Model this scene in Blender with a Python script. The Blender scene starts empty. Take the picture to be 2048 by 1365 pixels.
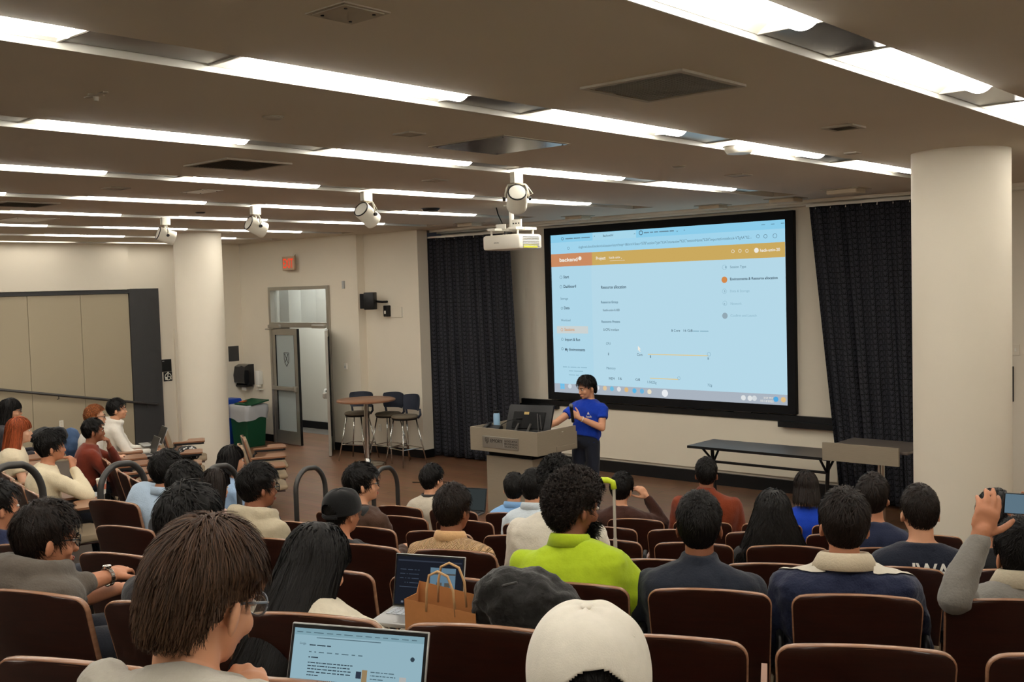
import bpy, bmesh, math, random
import numpy as np
from mathutils import Vector, Matrix, Euler

# ------------------------------------------------------------------ camera
F_PX, YAW, PITCH, ROLL = 2106.3, 0.72508, 0.05225, -0.02883
CAM = np.array([0.0, 0.0, 2.70])          # eye height above the front floor
def cam_basis():
    cy, sy = math.cos(YAW), math.sin(YAW)
    fw = np.array([-sy*math.cos(PITCH), cy*math.cos(PITCH), -math.sin(PITCH)])
    right = np.array([cy, sy, 0.0]); up = np.cross(right, fw)
    r = right*math.cos(ROLL)+up*math.sin(ROLL)
    u = -right*math.sin(ROLL)+up*math.cos(ROLL)
    return r, u, fw
CR, CU, CF = cam_basis()
scene = bpy.context.scene
col = scene.collection
cam_data = bpy.data.cameras.new('camera')
cam_data.sensor_width = 36.0
cam_data.lens = F_PX*36.0/2048.0
cam_data.clip_start = 0.05
cam = bpy.data.objects.new('camera', cam_data)
col.objects.link(cam)
cam.matrix_world = Matrix(((CR[0], CU[0], -CF[0], CAM[0]), (CR[1], CU[1], -CF[1], CAM[1]),
                           (CR[2], CU[2], -CF[2], CAM[2]), (0, 0, 0, 1)))
scene.camera = cam
# ------------------------------------------------------------------ world, exposure
world = bpy.data.worlds.new('world'); scene.world = world
world.use_nodes = True
world.node_tree.nodes['Background'].inputs[0].default_value = (0.03, 0.03, 0.035, 1)
world.node_tree.nodes['Background'].inputs[1].default_value = 0.3
vs = scene.view_settings
vs.view_transform = 'Standard'; vs.look = 'None'; vs.gamma = 1.0; vs.use_curve_mapping = False
vs.exposure = 0.12
LAMP_STRENGTH = 22.0          # emission of the fluorescent diffusers
LAMP_COLOR = (1.0, 0.962, 0.885)
SCREEN_GAIN = 0.88
try:
    scene.cycles.max_bounces = 6; scene.cycles.diffuse_bounces = 4; scene.cycles.glossy_bounces = 3
    scene.cycles.transmission_bounces = 4; scene.cycles.transparent_max_bounces = 8
    scene.cycles.use_adaptive_sampling = True; scene.cycles.adaptive_threshold = 0.06; scene.cycles.use_light_tree = False; scene.cycles.adaptive_min_samples = 12
    scene.cycles.sample_clamp_indirect = 6.0
    scene.cycles.caustics_reflective = False; scene.cycles.caustics_refractive = False
except Exception:
    pass

# measured places: a pixel of the photograph and the real plane it lies on -> a point of the room
def pray(x, y):
    return CF + CR*((x-1024.0)/F_PX) - CU*((y-682.5)/F_PX)
def onZ(x, y, z): d = pray(x, y); return CAM + d*((z-CAM[2])/d[2])
def onY(x, y, Y): d = pray(x, y); return CAM + d*(Y/d[1])
def onX(x, y, X): d = pray(x, y); return CAM + d*(X/d[0])
def depth(x, y, z): return CAM + pray(x, y)*z

# ------------------------------------------------------------------ materials
def lin(c):
    return tuple(((v/255.0)/12.92 if v/255.0 <= 0.04045 else ((v/255.0+0.055)/1.055)**2.4) for v in c)
MATS = {}
def mat(name, rgb=(128,128,128), rough=0.6, metal=0.0, spec=0.4, noise=0.0, nscale=20.0, bump=0.0, bscale=80.0,
        coat=0.0, emit=None, estr=0.0, alpha=1.0, trans=0.0, sheen=0.0, stretch=(1,1,1), detail=4.0, coord='Object', linear=None):
    if name in MATS: return MATS[name]
    m = bpy.data.materials.new(name); m.use_nodes = True
    nt = m.node_tree; b = nt.nodes['Principled BSDF']
    c = linear if linear else lin(rgb)
    b.inputs['Base Color'].default_value = (*c, 1)
    b.inputs['Roughness'].default_value = rough
    b.inputs['Metallic'].default_value = metal
    b.inputs['Specular IOR Level'].default_value = spec
    b.inputs['Coat Weight'].default_value = coat
    b.inputs['Alpha'].default_value = alpha
    b.inputs['Transmission Weight'].default_value = trans
    b.inputs['Sheen Weight'].default_value = sheen
    if emit is not None:
        b.inputs['Emission Color'].default_value = (*lin(emit), 1)
        b.inputs['Emission Strength'].default_value = estr
    if noise > 0 or bump > 0:
        tc = nt.nodes.new('ShaderNodeTexCoord'); mp = nt.nodes.new('ShaderNodeMapping')
        mp.inputs['Scale'].default_value = stretch
        nt.links.new(tc.outputs[coord], mp.inputs['Vector'])
    if noise > 0:
        n = nt.nodes.new('ShaderNodeTexNoise'); n.inputs['Scale'].default_value = nscale
        n.inputs['Detail'].default_value = detail
        nt.links.new(mp.outputs['Vector'], n.inputs['Vector'])
        mx = nt.nodes.new('ShaderNodeMix'); mx.data_type = 'RGBA'
        lo = tuple(v*(1-noise) for v in c); hi = tuple(min(1, v*(1+noise)) for v in c)
        mx.inputs['A'].default_value = (*lo, 1); mx.inputs['B'].default_value = (*hi, 1)
        nt.links.new(n.outputs['Fac'], mx.inputs['Factor'])
        nt.links.new(mx.outputs['Result'], b.inputs['Base Color'])
    if bump > 0:
        n2 = nt.nodes.new('ShaderNodeTexNoise'); n2.inputs['Scale'].default_value = bscale
        n2.inputs['Detail'].default_value = 3.0
        nt.links.new(mp.outputs['Vector'], n2.inputs['Vector'])
        bp = nt.nodes.new('ShaderNodeBump'); bp.inputs['Strength'].default_value = bump
        bp.inputs['Distance'].default_value = 0.01
        nt.links.new(n2.outputs['Fac'], bp.inputs['Height'])
        nt.links.new(bp.outputs['Normal'], b.inputs['Normal'])
    MATS[name] = m
    return m
def emission_mat(name, rgb, strength, linear=None, sampled=True):
    if name in MATS: return MATS[name]
    m = bpy.data.materials.new(name); m.use_nodes = True
    nt = m.node_tree; nt.nodes.remove(nt.nodes['Principled BSDF'])
    e = nt.nodes.new('ShaderNodeEmission')
    e.inputs[0].default_value = (*(linear or lin(rgb)), 1); e.inputs[1].default_value = strength
    nt.links.new(e.outputs[0], nt.nodes['Material Output'].inputs[0])
    if not sampled: m.cycles.emission_sampling = 'NONE'
    MATS[name] = m
    return m

# ------------------------------------------------------------------ mesh helpers
class MB:
    def __init__(s): s.v = []; s.f = []
    def add(s, vs, fs):
        o = len(s.v); s.v.extend([tuple(map(float, q)) for q in vs]); s.f.extend([tuple(i+o for i in q) for q in fs]); return s
    def box(s, lo, hi, R=None, at=(0,0,0)):
        x0,y0,z0 = lo; x1,y1,z1 = hi
        vs = [(x0,y0,z0),(x1,y0,z0),(x1,y1,z0),(x0,y1,z0),(x0,y0,z1),(x1,y0,z1),(x1,y1,z1),(x0,y1,z1)]
        if R is not None: vs = [tuple(R @ Vector(q) + Vector(at)) for q in vs]
        return s.add(vs, [(0,3,2,1),(4,5,6,7),(0,1,5,4),(1,2,6,5),(2,3,7,6),(3,0,4,7)])
    def cbox(s, c, d, R=None):
        if R is None: return s.box([c[i]-d[i]/2 for i in range(3)], [c[i]+d[i]/2 for i in range(3)])
        return s.box([-d[i]/2 for i in range(3)], [d[i]/2 for i in range(3)], R, c)
    def bbox(s, c, d, bev=0.004, R=None):          # a box with chamfered edges
        bm = bmesh.new(); bmesh.ops.create_cube(bm, size=1.0)
        for v in bm.verts: v.co = Vector((v.co.x*d[0], v.co.y*d[1], v.co.z*d[2]))
        bmesh.ops.bevel(bm, geom=list(bm.edges), offset=min(bev, min(d)*0.45), segments=2, affect='EDGES', profile=0.5)
        bm.verts.index_update()
        vs = [(R @ v.co if R is not None else v.co) + Vector(c) for v in bm.verts]
        fs = [[v.index for v in f.verts] for f in bm.faces]; bm.free()
        return s.add(vs, fs)
    def loft(s, rings, cap=True, closed=True):
        n = len(rings[0]); vs = [p for r in rings for p in r]; fs = []
        for i in range(len(rings)-1):
            for j in range(n if closed else n-1):
                k = (j+1) % n
                fs.append((i*n+j, i*n+k, (i+1)*n+k, (i+1)*n+j))
        if cap:
            fs.append(tuple(reversed(range(n)))); fs.append(tuple((len(rings)-1)*n+j for j in range(n)))
        return s.add(vs, fs)
    def tube(s, pts, r, n=10, cap=True, flat=None):
        pts = [Vector(p) for p in pts]; rs = r if hasattr(r, '__len__') else [r]*len(pts)
        rings = []; prev = None
        for i, p in enumerate(pts):
            t = (pts[min(i+1, len(pts)-1)] - pts[max(i-1, 0)])
            if t.length < 1e-9: t = Vector((0,0,1))
            t.normalize()
            if prev is None:
                a = Vector((0,0,1)) if abs(t.z) < 0.9 else Vector((1,0,0))
                u = (a - t*a.dot(t)).normalized()
            else:
                u = prev - t*prev.dot(t)
                u = u.normalized() if u.length > 1e-6 else Vector((1,0,0))
            prev = u; w = t.cross(u)
            k = flat if flat else 1.0
            rings.append([p + u*(rs[i]*math.cos(2*math.pi*j/n)) + w*(rs[i]*k*math.sin(2*math.pi*j/n)) for j in range(n)])
        return s.loft(rings, cap)
    def capsules(s, pts, rs, n=10):        # tube with rounded ends
        pts = [Vector(p) for p in pts]
        d0 = (pts[0]-pts[1]).normalized(); d1 = (pts[-1]-pts[-2]).normalized()
        P = [pts[0]+d0*rs[0]*0.95, pts[0]+d0*rs[0]*0.6] + pts + [pts[-1]+d1*rs[-1]*0.6, pts[-1]+d1*rs[-1]*0.95]
        R = [rs[0]*0.3, rs[0]*0.8] + list(rs) + [rs[-1]*0.8, rs[-1]*0.3]
        return s.tube(P, R, n)
    def ell(s, c, r, R=None, nu=14, nv=10):
        vs = [(0,0,-1)]; fs = []
        for i in range(1, nv):
            a = math.pi*i/nv - math.pi/2
            for j in range(nu):
                b = 2*math.pi*j/nu
                vs.append((math.cos(a)*math.cos(b), math.cos(a)*math.sin(b), math.sin(a)))
        vs.append((0,0,1))
        for j in range(nu): fs.append((0, 1+(j+1)%nu, 1+j))
        for i in range(nv-2):
            for j in range(nu):
                a = 1+i*nu; fs.append((a+j, a+(j+1)%nu, a+nu+(j+1)%nu, a+nu+j))
        L = len(vs)-1; a = 1+(nv-2)*nu
        for j in range(nu): fs.append((a+j, a+(j+1)%nu, L))
        out = []
        for q in vs:
            p = Vector((q[0]*r[0], q[1]*r[1], q[2]*r[2]))
            if R is not None: p = R @ p
            out.append(p + Vector(c))
        return s.add(out, fs)
    def cyl(s, a, b, r, n=20, r2=None): return s.tube([a, b], [r, r if r2 is None else r2], n)
    def lathe(s, prof, n=24, c=(0,0,0), R=None):
        rings = [[Vector((r*math.cos(2*math.pi*j/n), r*math.sin(2*math.pi*j/n), z)) for j in range(n)] for r, z in prof]
        rings = [[(R @ p if R is not None else p) + Vector(c) for p in ring] for ring in rings]
        return s.loft(rings, True)
    def ring(s, prof, n=24, c=(0,0,0), R=None):      # a closed profile turned round the axis
        rings = [[Vector((r*math.cos(2*math.pi*j/n), r*math.sin(2*math.pi*j/n), z)) for j in range(n)] for r, z in list(prof)+[prof[0]]]
        rings = [[(R @ p if R is not None else p) + Vector(c) for p in q] for q in rings]
        return s.loft(rings, False)
    def prism(s, poly, thick, fn):         # poly in (u,v); fn(u,v,w) -> xyz
        n = len(poly)
        vs = [fn(u, v, 0) for u, v in poly] + [fn(u, v, thick) for u, v in poly]
        fs = [tuple(range(n)), tuple(reversed(range(n, 2*n)))] + [(j, j+n, (j+1)%n+n, (j+1)%n) for j in range(n)]
        return s.add(vs, fs)
    def mesh(s, name='mesh', smooth=False):
        me = bpy.data.meshes.new(name); me.from_pydata(s.v, [], s.f); me.update()
        bm = bmesh.new(); bm.from_mesh(me); bmesh.ops.recalc_face_normals(bm, faces=bm.faces); bm.to_mesh(me); bm.free()
        if smooth: me.polygons.foreach_set('use_smooth', [True]*len(me.polygons))
        return me
    def build(s, name, m, parent=None, smooth=False, auto=None):
        me = s.mesh(name, smooth or auto is not None)
        if auto is not None: sharp(me, auto)
        return link(name, me, m, parent)
def sharp(me, deg):
    bm = bmesh.new(); bm.from_mesh(me); a = math.radians(deg)
    for e in bm.edges:
        if len(e.link_faces) == 2 and e.calc_face_angle(0.0) > a: e.smooth = False
    bm.to_mesh(me); bm.free()
def link(name, data, m=None, parent=None, loc=None):
    o = bpy.data.objects.new(name, data); col.objects.link(o)
    if m is not None and data is not None and hasattr(data, 'materials') and not len(data.materials): data.materials.append(m)
    if parent is not None: o.parent = parent
    if loc is not None: o.location = loc
    return o
def empty(name, loc=(0,0,0), rz=0.0):
    o = bpy.data.objects.new(name, None); o.empty_display_size = 0.1; col.objects.link(o)
    o.location = tuple(map(float, loc)); o.rotation_euler = (0,0,rz); return o
def tag(o, label=None, cat=None, group=None, kind=None):
    if label: o['label'] = label
    if cat: o['category'] = cat
    if group: o['group'] = group
    if kind: o['kind'] = kind
    return o
def copy_tree(o, parent=None):
    c = o.copy(); col.objects.link(c); c.parent = parent
    for ch in list(o.children): copy_tree(ch, c)
    return c
TEXTS = []
def text(s, x, y, z, width, cap, m, parent=None, name='lettering', rot=(math.pi/2,0,0), extrude=0.0004, align='LEFT', bold=0.0):
    cu = bpy.data.curves.new(name, 'FONT'); cu.body = s; cu.size = cap/0.69; cu.extrude = extrude
    cu.align_x = align; cu.offset = bold; cu.resolution_u = 3
    cu.materials.append(m)
    o = link(name, cu, None, parent); o.location = (x, y, z); o.rotation_euler = rot
    TEXTS.append((o, width)); return o
ORD = ['first','second','third','fourth','fifth','sixth','seventh','eighth','ninth','tenth','eleventh','twelfth','thirteenth','fourteenth']
# ------------------------------------------------------------------ the room
ZC = 3.62                     # ceiling
YF, YD, YS = 12.11, 11.33, 11.49   # front wall, door wall, wall behind the stools
XL, XR, YB = -17.25, 2.2, -3.2
CX, CY, R1, DR, RISE = -10.98, 20.51, 20.45, 1.078, 0.182     # seating arcs of the near block
CXL = -5.0                                                    # centre of the arcs of the far block
def row_r(k): return R1-DR*(k-1)-(0.15 if k == 0 else 0.0)
def row_floor(k): return RISE*max(0, 6-k)

M_wall = mat('wall_paint', rgb=(226,217,199), rough=0.75, noise=0.03, nscale=3.0, bump=0.03, bscale=250)
M_ceil = mat('ceiling_paint', rgb=(212,203,187), rough=0.9, noise=0.04, nscale=1.2, bump=0.05, bscale=160)
M_white = mat('white_enamel', rgb=(232,228,216), rough=0.35)
M_black = mat('black_plastic', rgb=(16,16,17), rough=0.45)
M_blackm = mat('black_matte', rgb=(12,12,13), rough=0.85)
M_dkgrey = mat('dark_grey_frame', rgb=(62,62,62), rough=0.6, noise=0.05)
M_steel = mat('brushed_aluminium', rgb=(176,172,162), rough=0.35, metal=0.75, noise=0.05, nscale=60, stretch=(1,1,0.05))
M_chrome = mat('chrome', rgb=(205,203,198), rough=0.12, metal=1.0)
M_pole = mat('dark_bronze_rail', rgb=(74,72,70), rough=0.42, metal=0.5)
M_carpet = mat('tier_carpet', rgb=(86,76,68), rough=0.95, noise=0.25, nscale=180, bump=0.2, bscale=400)

def floor_mat():
    m = mat('wood_floor', rgb=(128,92,68), rough=0.42, spec=0.4)
    nt = m.node_tree; b = nt.nodes['Principled BSDF']
    tc = nt.nodes.new('ShaderNodeTexCoord'); mp = nt.nodes.new('ShaderNodeMapping')
    mp.inputs['Scale'].default_value = (1.0, 5.5, 1.0)
    n = nt.nodes.new('ShaderNodeTexNoise'); n.inputs['Scale'].default_value = 3.0; n.inputs['Detail'].default_value = 8
    mp2 = nt.nodes.new('ShaderNodeMapping'); mp2.inputs['Scale'].default_value = (0.8, 6.0, 1.0)
    br = nt.nodes.new('ShaderNodeTexBrick'); br.inputs['Scale'].default_value = 1.0
    br.inputs['Color1'].default_value = (*lin((140,100,74)), 1); br.inputs['Color2'].default_value = (*lin((122,86,62)), 1)
    br.inputs['Mortar'].default_value = (*lin((92,66,48)), 1); br.inputs['Mortar Size'].default_value = 0.006
    br.inputs['Brick Width'].default_value = 1.2; br.inputs['Row Height'].default_value = 1.0
    mx = nt.nodes.new('ShaderNodeMix'); mx.data_type = 'RGBA'; mx.blend_type = 'MULTIPLY'; mx.inputs['Factor'].default_value = 0.55
    nt.links.new(tc.outputs['Object'], mp.inputs[0]); nt.links.new(mp.outputs[0], n.inputs[0])
    nt.links.new(tc.outputs['Object'], mp2.inputs[0]); nt.links.new(mp2.outputs[0], br.inputs[0])
    nt.links.new(br.outputs['Color'], mx.inputs['A']); nt.links.new(n.outputs['Color'], mx.inputs['B'])
    nt.links.new(mx.outputs['Result'], b.inputs['Base Color'])
    return m
M_floor = floor_mat()

def struct(mb, name, m, **k):
    o = mb.build(name, m, **k); o['kind'] = 'structure'; return o
# floor with the tiers of the seating
struct(MB().box((XL-0.3, YB-0.3, -0.1), (XR+0.3, YF+0.3, 0.0)), 'floor', M_floor)
def ring_sector(cx, r0, r1, a0, a1, z0, z1, n=26):
    mb = MB(); A = [a0+(a1-a0)*i/n for i in range(n+1)]
    rings = []
    for a in A:
        d = (math.sin(a), -math.cos(a))
        q = lambda r, z: (cx+d[0]*r, CY+d[1]*r, z)
        rings.append([q(r0, z0), q(r1, z0), q(r1, z1), q(r0, z1)])
    return mb.loft(rings, True)
for k in range(5, -3, -1):
    r_in = row_r(k+1)+0.34; r_out = row_r(k)+0.34 if k > -2 else row_r(k)+1.5
    z0 = row_floor(k+1)-0.02 if k < 5 else 0.0
    struct(ring_sector(CX, r_in, r_out, math.radians(13.6), math.radians(36 if k > 1 else 33), -0.05, row_floor(k)), 'floor_tier', M_carpet)
    if k >= 2:
        struct(ring_sector(CXL, r_in, r_out, math.radians(-36), math.radians(-7.5), -0.05, row_floor(k)), 'floor_tier', M_carpet)
# walls
def wall(name, lo, hi, m=None): return struct(MB().box(lo, hi), name, m or M_wall)
wall('wall_left', (XL-0.2, YB, -0.1), (XL, YD+0.3, ZC+0.5))
wall('wall_right', (XR, YB, -0.1), (XR+0.2, YF+0.2, ZC+0.5))
wall('wall_rear', (XL-0.2, YB-0.2, -0.1), (XR+0.2, YB, ZC+0.5))
wall('wall_front', (-12.2, YF, -0.1), (XR+0.2, YF+0.2, ZC+0.5))
# door wall with the opening
dj = onY(525,571.7,YD); DX0 = -15.83; DX1 = -14.13; DZ = 2.80
mb = MB().box((XL-0.2, YD, -0.1), (DX0, YD+0.16, ZC+0.5)).box((DX1, YD, -0.1), (onY(716,600,YD)[0], YD+0.16, ZC+0.5)).box((DX0, YD, DZ), (DX1, YD+0.16, ZC+0.5))
struct(mb, 'wall_door', M_wall)
XSL = onY(722,600,YS)[0]-0.4; XSR = onY(838,600,YS)[0]
struct(MB().box((XSL, YS, -0.1), (XSR, YS+0.22, ZC+0.5)), 'wall_stool', M_wall)
# bulkhead over the left panel
bx = onX(251, 530, XL)[1]
struct(MB().box((XL, YB, 2.835), (XL+0.10, bx, ZC+0.4)), 'wall_bulkhead', M_wall)
# baseboards
bb = MB().box((DX1, YD-0.012, 0), (onY(716,600,YD)[0]+0.012, YD, 0.13)).box((XL, YD-0.012, 0), (DX0, YD, 0.13))
struct(bb, 'baseboard_door', M_black)
struct(MB().box((XSL+0.4, YS-0.012, 0), (XSR+0.012, YS, 0.13)).box((XSR, YS, 0), (XSR+0.012, YS+0.22, 0.13)), 'baseboard_stool', M_black)
struct(MB().box((-10.6, YF-0.045, 0), (XR, YF, 0.16)), 'baseboard_front', M_black)
# columns
def column(px, py, z, d, name):
    c = depth(px, py, z); r = d/2
    mb = MB().lathe([(r, -0.05), (r, ZC+0.02)], 48, (c[0], c[1], 0))
    o = mb.build(name, M_wall, auto=40); o['kind'] = 'structure'; return c
colR = column(1922, 545, 8.05, 0.705, 'wall_column_near')
colL = column(399.5, 588, 15.9, 0.70, 'wall_column_far')

# ---- ceiling: slabs between the light slots
PITCH_X = 1.885
LIPS = [-2.0, -3.82, -5.69, -7.62, -9.5, -11.33, -13.3, -15.16, -16.92]   # far side of every slot
SLOT_W = 0.31
LIPS = [-0.12+0.0] + LIPS
slabs = MB(); top = ZC+0.07
xs = sorted(LIPS)
edges = []
left = XL-0.2
for x in xs:
    if x > left: slabs.box((left, YB-0.2, ZC), (x, YF+0.2, top))
    left = x+SLOT_W
slabs.box((left, YB-0.2, ZC), (XR+0.2, YF+0.2, top))
Y_SLOT_END = 10.95
for x in xs: slabs.box((x, Y_SLOT_END, ZC), (x+SLOT_W, YF+0.2, top))
slabs.box((XL-0.2, YB-0.2, ZC+0.22), (XR+0.2, YF+0.2, ZC+0.3))
struct(slabs, 'ceiling', M_ceil)
mb = MB()
for x in xs: mb.box((x-0.004, YB, ZC-0.004), (x+0.003, Y_SLOT_END, top))   # white metal lip on the far edge
struct(mb, 'trim_1', M_white)
# fine seam of the ceiling bulkhead in front of the screen wall
struct(MB().box((-12.1, YF-0.36, ZC-0.035), (XR, YF-0.34, ZC+0.01)).box((-12.1, YF-0.20, ZC-0.055), (XR, YF-0.01, ZC+0.01)), 'trim_2', M_white)

# ---- strip lights
M_lamp = emission_mat('fluorescent_diffuser', None, LAMP_STRENGTH, LAMP_COLOR)
M_pan = mat('light_pan_white', rgb=(236,232,222), rough=0.4)
M_filler = mat('slot_filler_metal', rgb=(128,124,118), rough=0.28, metal=0.85)
LIT, PER = 1.33, 1.95
START = {-0.12:4.3, -2.0:4.35, -3.82:4.42, -5.69:4.46, -7.62:4.57, -9.5:4.64, -11.33:4.72, -13.3:4.80, -15.16:4.88, -16.92:5.0}
M_lampw = emission_mat('fluorescent_diffuser_wall_row', None, LAMP_STRENGTH*0.3, LAMP_COLOR)
def lamp_proto(ml):
    root = empty('strip_light')
    W = SLOT_W-0.012; z0 = 0.0
    pan = MB()       # cross-section in x (0 far side) / z, along y
    sec = [(0.004,0.02),(0.03,0.038),(0.09,0.075),(0.12,0.095),(W,0.095),(W,0.105),(0.11,0.105),(0.03,0.05),(0.004,0.032)]
    pan.loft([[(x, y, z) for x, z in sec] for y in (0, LIT)], True)
    pan.build('reflector_pan', M_pan, root)
    dif = MB(); c = (0.230, 0.040); r = 0.068
    prof = [(c[0]+r*math.cos(a), c[1]-r*0.86*math.sin(a)) for a in [math.pi*i/12 for i in range(13)]]
    dif.loft([[(x, y, z) for x, z in prof] for y in (0.08, LIT-0.08)], True)
    dif.build('diffuser', ml, root, auto=50)
    for y in (0.0, LIT-0.012):
        MB().prism([(0.004,0.018),(W,0.018),(W,0.11),(0.004,0.11)], 0.012, lambda u, v, w, y=y: (u, y+w, v)).build('end_plate', M_pan, root)
    return root
def filler_proto():
    root = empty('slot_filler_panel'); W = SLOT_W-0.012; L = PER-LIT-0.004
    MB().box((0.012, 0.002, 0.024), (W, L, 0.034)).build('panel', M_filler, root)
    MB().box((0.004, 0.002, 0.03), (0.012, L, 0.05)).box((0.004, 0.0, 0.02), (W, 0.006, 0.04)).build('shadow_gap_strip', M_blackm, root)
    return root
LP, FP, LPW = lamp_proto(M_lamp), filler_proto(), lamp_proto(M_lampw)
first = [True, True, True]
rows_lr = sorted(START, reverse=True)
for ri, x in enumerate(rows_lr):
    n0 = -3 if x > -6 else -2
    segs = [(START[x]+PER*n) for n in range(n0, 4)]
    segs = [y for y in segs if y+LIT < Y_SLOT_END+0.02]
    seen = [y for y in segs]
    for si, y in enumerate(reversed(seen)):
        w_ = x < -16; P_ = LPW if w_ else LP; i_ = 2 if w_ else 0
        o = P_ if first[i_] else copy_tree(P_); first[i_] = False
        o.location = (x+0.004, y, ZC+(0.05 if x < -16 else 0.0))
        tag(o, 'lit strip light, %s from the screen wall in the %s row from right' % (ORD[si], ORD[ri]), 'ceiling light', 'recessed strip lights in the ceiling slots')
        o = FP if first[1] else copy_tree(FP); first[1] = False
        o.location = (x+0.004, y+LIT+0.001, ZC)
        tag(o, 'unlit grey filler panel, %s from the screen wall in the %s row from right' % (ORD[si], ORD[ri]), 'ceiling panel', 'metal fillers between the strip lights')
# ------------------------------------------------------------------ things on the ceiling
def frame_rect(mb, x0, x1, y0, y1, z, w, t):
    mb.box((x0,y0,z-t),(x1,y0+w,z)); mb.box((x0,y1-w,z-t),(x1,y1,z)); mb.box((x0,y0+w,z-t),(x0+w,y1-w,z)); mb.box((x1-w,y0+w,z-t),(x1,y1-w,z))
M_vent = mat('vent_grey_metal', rgb=(176,178,178), rough=0.45, metal=0.3)
M_ventdk = mat('vent_dark', rgb=(104,98,90), rough=0.6)
M_ceilpan = mat('ceiling_plate', rgb=(180,172,156), rough=0.7)
def slat_vent(cx, cy, s, label, n=22, dark=False):
    r = empty('ceiling_vent', (cx, cy, ZC)); h = s/2
    mb = MB(); frame_rect(mb, -h, h, -h, h, 0.0, 0.03, 0.012); mb.build('frame', M_ceilpan, r)
    MB().box((-h+0.03, -h+0.03, -0.004), (h-0.03, h-0.03, -0.001)).build('backing', M_ventdk, r)
    me = MB().box((-h+0.03, -0.007, -0.007), (h-0.03, 0.007, -0.004)).mesh('slat')
    me.materials.append(M_ventdk if dark else M_vent)
    for i in range(n):
        o = link('slat', me, None, r); o.location = (0, -h+0.03+(s-0.06)*(i+0.5)/n, 0); o.rotation_euler = (math.radians(25),0,0)
    return tag(r, label, 'vent')
slat_vent(-2.76, 4.24, 0.56, 'large slatted square ceiling vent between the two nearest light rows', 24)
slat_vent(-6.42, 4.37, 0.54, 'dark square ceiling vent left of the projector, third bay', 22, True)
slat_vent(-10.2, 4.5, 0.52, 'dark square ceiling vent at the far left edge', 20, True)
slat_vent(-2.78, 6.27, 0.2, 'small rectangular ceiling vent near the round white column', 10, True)
def plate(cx, cy, sx, sy, label, name='ceiling_access_panel', m=None, t=0.008):
    r = empty(name, (cx, cy, ZC))
    MB().bbox((0,0,-t/2), (sx-0.03, sy-0.03, t), 0.002).build('plate', m or M_ceilpan, r)
    mb = MB(); frame_rect(mb, -sx/2, sx/2, -sy/2, sy/2, 0, 0.012, t*0.6); mb.build('frame', M_ceilpan, r)
    for i, j in ((-1,-1),(1,-1),(1,1),(-1,1)): MB().lathe([(0.006,-t-0.003),(0.006,-t)], 10, (i*(sx/2-0.04), j*(sy/2-0.04), 0)).build('screw', M_black, r)
    return tag(r, label, 'ceiling panel')
M_glossplate = mat('glossy_ceiling_plate', rgb=(150,148,142), rough=0.22, metal=0.4)
plate(-4.62, 5.15, 0.66, 0.66, 'glossy grey square ceiling panel above the projector area', m=M_glossplate)
plate(-2.73, 2.31, 0.2, 0.2, 'square ceiling plate near the top edge of the ceiling')
plate(-12.15, 5.4, 0.62, 0.5, 'pale square ceiling panel at far left between light rows', m=M_white)
plate(-8.27, 5.24, 0.34, 0.22, 'screwed white ceiling plate between the spotlights and dark vent', m=M_white)
def disc(cx, cy, rad, label, name='ceiling_sensor', drop=0.012, m=None):
    r = empty(name, (cx, cy, ZC))
    MB().lathe([(rad, 0), (rad, -drop*0.5), (rad*0.82, -drop), (0.001, -drop)], 24).build('disc', m or M_ceilpan, r, auto=40)
    MB().lathe([(rad*1.12, 0), (rad*1.12, -0.003), (rad, -0.004)], 24).build('rim', m or M_ceilpan, r, auto=40)
    return tag(r, label, 'ceiling fixture')
disc(-4.6, 3.36, 0.05, 'flat round ceiling cover in the bay left of the dark grille')
disc(-4.61, 7.28, 0.05, 'flat round ceiling cover right of the hanging projector')
disc(-10.4, 6.56, 0.05, 'small dark ceiling dot beside the leftmost spotlights', m=M_black)
disc(-8.76, 8.54, 0.10, 'black round speaker grille in ceiling left of projector mount', drop=0.03, m=M_black)
disc(-3.67, 6.57, 0.10, 'round smoke detector hanging at the strip light', 'smoke_detector', 0.05, M_white)
def small_plate(cx, cy, s, label):
    r = empty('ceiling_box_cover', (cx, cy, ZC))
    mb = MB(); frame_rect(mb, -s, s, -s, s, 0, 0.015, 0.01); mb.build('frame', M_ceilpan, r)
    MB().bbox((0,0,-0.004), (2*s-0.03, 2*s-0.03, 0.008), 0.002).build('cover', M_ceilpan, r)
    return tag(r, label, 'ceiling fixture')
small_plate(-4.6, 4.33, 0.07, 'small diamond-looking square cover above the projector bay')
small_plate(-6.44, 6.34, 0.08, 'small square ceiling cover between the first two spotlights')
small_plate(-4.67, 8.34, 0.09, 'small pale square ceiling cover above the right end of screen')
small_plate(-3.31, 7.62, 0.05, 'tiny ceiling cover near the top of the round column')
small_plate(-8.38, 4.49, 0.09, 'faint square ceiling cover left of the screwed white plate')
# sprinkler
r = empty('sprinkler_head', (-4.58, 2.38, ZC))
MB().lathe([(0.035,0),(0.035,-0.006),(0.012,-0.01),(0.01,-0.03),(0.001,-0.03)], 18).build('escutcheon', M_ceilpan, r, auto=40)
MB().box((-0.09,-0.012,-0.006),(0.09,0.012,0)).build('bracket', M_ceilpan, r)
tag(r, 'small ceiling sprinkler with thin bracket at upper left', 'sprinkler')
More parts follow.
